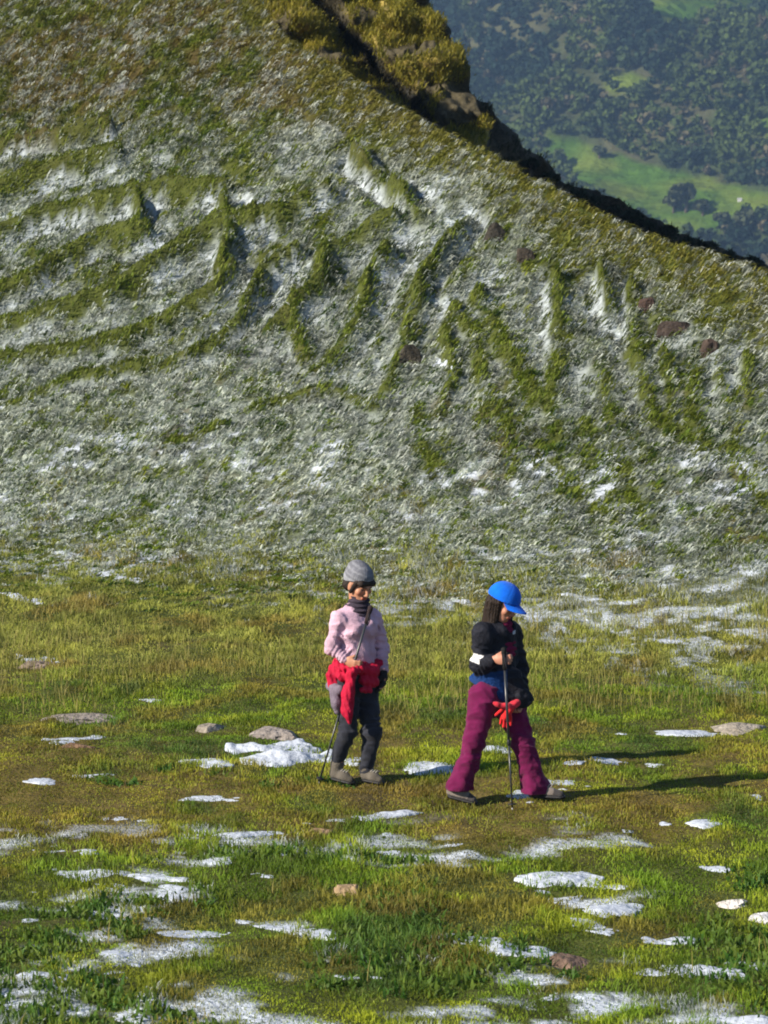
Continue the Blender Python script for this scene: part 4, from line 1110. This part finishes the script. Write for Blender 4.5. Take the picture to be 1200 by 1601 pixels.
def shape_cap():
    cc = (.004, .115, .62)
    kp = hp(0, .0, .040)
    c1 = piece('cap', W, [('e', hp(0, -.012, .045), A(.100, .118, .098), [r_, f_, u_]), ('e', hp(0, -.01, .085), A(.085, .095, .070), [r_, f_, u_])], .0052, cc, M_cloth,
          cut=lambda V: -((V - kp) @ nrm(u_ + f_ * -.12)), fold=lambda P: .0022 * np.maximum(0, np.cos(np.arctan2((P - hc) @ r_, (P - hc) @ f_) * 6)) ** 30)
    # curved peak
    n1_, n2_ = 22, 10; V = []
    for lay in (0, 1):
        for i in range(n1_):
            a = (i / (n1_ - 1) - .5) * 2 * 1.15
            for j in range(n2_):
                s_ = j / (n2_ - 1)
                x_ = math.sin(a) * .090; y0 = math.cos(a) * .105 - .01
                y_ = y0 + s_ * (.098 * math.cos(a * 1.12) ** .6 if abs(a * 1.12) < 1.57 else 0)
                x_ *= 1 - .06 * s_
                z_ = .044 - .024 * s_ - 2.6 * x_ * x_ * (1 + .5 * s_) + .010 - lay * .004
                V.append(hp(x_, y_, z_ + .004))
    V = np.array(V); m_ = n1_ * n2_; q = []
    for i in range(n1_ - 1):
        for j in range(n2_ - 1):
            k_ = i * n2_ + j; q += [(k_, k_ + 1, k_ + n2_ + 1, k_ + n2_), (k_ + m_, k_ + m_ + n2_, k_ + m_ + n2_ + 1, k_ + m_ + 1)]
    for i in range(n1_ - 1):
        a_, b_ = i * n2_ + n2_ - 1, (i + 1) * n2_ + n2_ - 1; q.append((a_, a_ + m_, b_ + m_, b_))
    link('peak', raw_mesh('peak', V, q, col=np.tile(A(*cc), (len(V), 1))), M_cloth, c1)
    V, q, t = tube([hp(0, -.012, .140), hp(0, -.012, .150), hp(0, -.012, .153)], [.010, .008, .002], 10)
    link('button', raw_mesh('button', V, q, t, col=np.tile(A(*cc), (len(V), 1))), M_cloth, c1)
shape_cap()
nk = J['neck']
piece('hair', W, [('c', hp(-.04, -.05, .01), nk - FR_ * .05 - UP * .0 + RT * .02, .055, .040), ('c', hp(.062, -.01, .02), nk + RT * .075 + UP * .005 - FR_ * .02, .026, .030), ('c', nk + RT * .075 + UP * .005 - FR_ * .02, nk + RT * .085 - UP * .035 - FR_ * .01, .028, .012),
                  ('c', hp(.05, -.05, .0), nk + RT * .05 - FR_ * .07, .055, .05), ('c', hp(-.066, .0, .02), nk - RT * .07 + UP * .0, .025, .03)], .0055, (.03, .02, .015), M_hair, k=.02,
      fold=lambda P: .003 * np.sin(P[:, 0] * 330 + P[:, 1] * 200 + 14 * nzf(P, 12, 12, 6, 4)) + .02 * nzf(P, 14, 14, 9, 7))
# maroon top seen in the open collar
piece('maroon_top', W, [('c', nk + UP * .035 + FR_ * .005, nk - UP * .03, .060, .075), ('c', nk - UP * .03 + FR_ * .02, J['chest'] + FR_ * .055, .075, .085, FR_, .7)], .0065, (.14, .012, .045), M_knit,
      fold=lambda P: .006 * np.sin(P[:, 2] * 150 + 5 * nzf(P, 10, 10, 10, 4)))
jk = [('c', nk - UP * .045, J['chest'], .085, .120, FR_, .78), ('c', J['chest'], J['waist'], .132, .138, FR_, .80), ('c', J['waist'], J['pelvis'] + UP * .0, .142, .160, FR_, .84),
      ('c', J['pelvis'] + UP * .02, L(812, 1094, -.01), .12, .075), ('c', J['waist'], L(748, 1082, -.03), .13, .095),
      ('c', nk + UP * .012 - FR_ * .01, nk - UP * .03, .078, .088, {'k': .02}), ('c', L(800, 1060, -.04), L(826, 1098, -.04), .07, .026)]
for k_ in 'RL':
    e_ = J['el' + k_]; w_ = J['wr' + k_]
    jk += [('c', nk - UP * .055, J['sh' + k_], .068, .072, {'k': .05}), ('c', J['sh' + k_], e_, .060, .050), ('c', e_, w_ + (e_ - w_) * .10, .050, .036)]
hem0 = L(728, 1062, -.1); hem1 = L(790, 1100, -.1); hem2 = L(838, 1098, -.1)
def jcut(V):
    # hem: slanting on the lit side, lower on the far side
    z1 = hem0[2] + (V[:, 0] - hem0[0]) * (hem1[2] - hem0[2]) / (hem1[0] - hem0[0])
    zh = np.maximum(z1, hem2[2] + 0 * z1)
    dw, _ = segd(V, J['elL'], J['wrL'])
    return np.where(dw < .085, -1, zh - V[:, 2])
vee = [('c', nk + UP * .07 + FR_ * .10, J['chest'] + UP * .035 + FR_ * .145, .050, .016), ('c', nk + UP * .10 + FR_ * .03, nk + UP * .0 + FR_ * .09, .066, .05)]
sa, sb = J['elR'], J['shR']
def jcol(V):
    c = np.tile(A(.013, .014, .021), (len(V), 1))
    d1, t1 = segd(V, J['elR'], J['shR']); d2, t2 = segd(V, J['wrR'], J['elR'])
    ax_ = nrm(sb - sa); h_ = (V - sa) @ ax_
    nearr = (d1 < .10) & ((V - J['waist']) @ RT > .085)
    c[nearr & (h_ > .025) & (h_ < .082)] = A(.66, .66, .66)
    c[nearr & (h_ > .048) & (h_ < .054)] = A(.20, .20, .22)
    # navy panel at the lower back hem
    lowp = (V[:, 2] < J['waist'][2] + .03 + .15 * (V[:, 0] - J['waist'][0])) & (d2 > .075) & (d1 > .078) & (V[:, 0] < L(792, 1060)[0])
    c[lowp] = A(.006, .030, .12)
    # small chest mark
    cm = np.linalg.norm(V - (L(804, 987, -.02) ), axis=1)
    lp = (V - nk) @ nrm([1, .3, 0]); c[(np.abs(V[:, 0] - L(803, 988)[0]) < .011) & (np.abs(V[:, 2] - L(803, 988, .0)[2]) < .012) & ((V - nk) @ FR_ > .02)] = A(.5, .5, .55)
    return c
def jfold(P):
    f0 = folds(.014, .9, 41, .7)(P)
    for k_ in 'RL':
        d1, t1 = segd(P, J['sh' + k_], J['el' + k_]); d2, t2 = segd(P, J['el' + k_], J['wr' + k_])
        f0 = f0 + .005 * np.sin(t1 * 24 + 16 * nzf(P, 7, 7, 7, 5)) * (d1 < .1) * (t1 > .4) + .004 * np.sin(t2 * 26 + 16 * nzf(P, 8, 8, 8, 6)) * (d2 < .09)
    return f0
jo = piece('jacket', W, jk, .0065, jcol, M_shell, k=.032, fold=jfold, carve=vee, cut=jcut)
_zp = [J['chest'] + FR_ * .128 - UP * .03, (J['chest'] + J['waist']) / 2 + FR_ * .137, J['waist'] + FR_ * .142, J['pelvis'] + FR_ * .150 + UP * .02]
jo['label'] = 'black and navy zip jacket with a white band round the sleeve'
# flared trousers
tr = [('c', J['pelvis'] + UP * .04, J['pelvis'] - UP * .03, .142, .140, FR_, .82)]
for k_, (fl, bt) in {'R': (.066, .078), 'L': (.066, .084)}.items():
    h_, kn_, an_ = J['hip' + k_], J['kn' + k_], J['an' + k_]
    tr += [('c', h_, kn_, .102, fl * .98), ('c', kn_, an_ + UP * .0 , fl * .98, bt), ('c', an_, an_ - UP * .035, bt, bt * 1.0)]
def tcut(V):
    right = V[:, 0] > L(775, 1250)[0]
    z0 = np.where(right, J['anL'][2] - .015, J['anR'][2] - .02)
    return z0 - V[:, 2]
def tfold(P):
    f0 = folds(.016, .9, 61, .6)(P)
    for k_ in 'RL':
        d1, t1 = segd(P, J['hip' + k_], J['kn' + k_]); d2, t2 = segd(P, J['kn' + k_], J['an' + k_])
        ang = np.arctan2((P - J['kn' + k_])[:, 1], (P - J['kn' + k_])[:, 0])
        f0 = f0 + .010 * np.sin(ang * 4 + t2 * 4 + 5 * nzf(P, 5, 5, 3, 9)) * (d2 < .16) * t2 + .004 * np.sin(t1 * 20 + 18 * nzf(P, 6, 6, 6, 5)) * sstep(.45, .7, t1) * (t1 < 1)
    return f0
piece('trousers', W, tr, .0065, (.120, .0075, .052), M_cloth, k=.035, fold=tfold, cut=tcut)
for (h_, t_, a_) in ((hR, tR, J['anR'] - UP * .03), (hL, tL, J['anL'] - UP * .03)):
    shoe(W, h_, t_, a_, (.20, .17, .15), (.055, .05, .05), .0, .050)
pole('trekking_pole', root + poleTip, poleTop - poleTip, poleTop + pax * .15 - poleTip, poleTip * 0, 'dark upright trekking pole in the hand of the walker in the blue cap', (.012, .012, .012))
# red gloves carried in the far hand
g0 = L(806, 1104, -.09)
rgv = empty('red_gloves', root + g0); tag(rgv, 'pair of red gloves dangling from the lower hand of the walker in the cap', 'gloves')
def sh(px, py, y): return L(px, py, y) - g0
piece('cuff', rgv, [('c', sh(808, 1098, -.09), sh(796, 1106, -.13), .026, .028), ('c', sh(794, 1104, -.14), sh(778, 1102, -.16), .024, .018), ('c', sh(778, 1102, -.16), sh(770, 1099, -.16), .018, .014)], .005, (.55, .03, .05), M_cloth, k=.015, fold=lambda P: .012 * nzf(P, 30, 30, 30, 3))
fp = [('c', sh(796, 1108, -.13), sh(790, 1120, -.14), .030, .028)]
for (a_, b_) in (((784, 1118), (782, 1131)), ((788, 1122), (787, 1136)), ((793, 1122), (793, 1137)), ((798, 1120), (798, 1134))):
    fp.append(('c', sh(*a_, -.14), sh(*b_, -.14), .011, .009, {'k': .008}))
fp.append(('c', sh(784, 1110, -.15), sh(775, 1118, -.15), .011, .009, {'k': .01}))
piece('fingers', rgv, fp, .0045, (.60, .022, .025), M_cloth, k=.012, fold=lambda P: .006 * nzf(P, 30, 30, 30, 4))
print('people done', time.time() - T0)


# ------------------------------------------------------------------ light, sky, camera
SUN_AZ_TO = A(-.90, -.436)           # horizontal direction towards the sun
SUN_EL = math.radians(29)
sd = A(SUN_AZ_TO[0] * math.cos(SUN_EL), SUN_AZ_TO[1] * math.cos(SUN_EL), math.sin(SUN_EL))
w = bpy.data.worlds.new('World'); S.world = w; w.use_nodes = True
sky = w.node_tree.nodes.new('ShaderNodeTexSky'); sky.sky_type = 'NISHITA'; sky.sun_disc = False
sky.sun_elevation = SUN_EL; sky.sun_rotation = math.atan2(SUN_AZ_TO[0], SUN_AZ_TO[1]); sky.altitude = 2000
bg = w.node_tree.nodes['Background']; bg.inputs[1].default_value = .075
w.node_tree.links.new(sky.outputs[0], bg.inputs[0])
sl = bpy.data.lights.new('sun', 'SUN'); sl.energy = 5.0; sl.angle = math.radians(.5); sl.color = (1, .90, .76)
so = bpy.data.objects.new('sun', sl); C.objects.link(so)
so.rotation_euler = Vector(sd).to_track_quat('Z', 'Y').to_euler(); so.location = (0, 0, 50)
cam = bpy.data.cameras.new('camera'); cam.sensor_fit = 'VERTICAL'; cam.angle = math.radians(20); cam.clip_end = 20000
co = bpy.data.objects.new('camera', cam); C.objects.link(co); co.location = (0, 0, CAMZ)
co.rotation_euler = (math.radians(90) - PITCH, 0, 0)
S.camera = co
cam.dof.use_dof = True; cam.dof.focus_distance = 20.5; cam.dof.aperture_fstop = 5.0; cam.sensor_height = 24
S.view_settings.view_transform = 'Standard'; S.view_settings.look = 'None'; S.view_settings.gamma = 1
S.view_settings.exposure = 0.9
S.cycles.filter_width = 1.9
S.cycles.volume_bounces = 0
print('script', time.time() - T0)
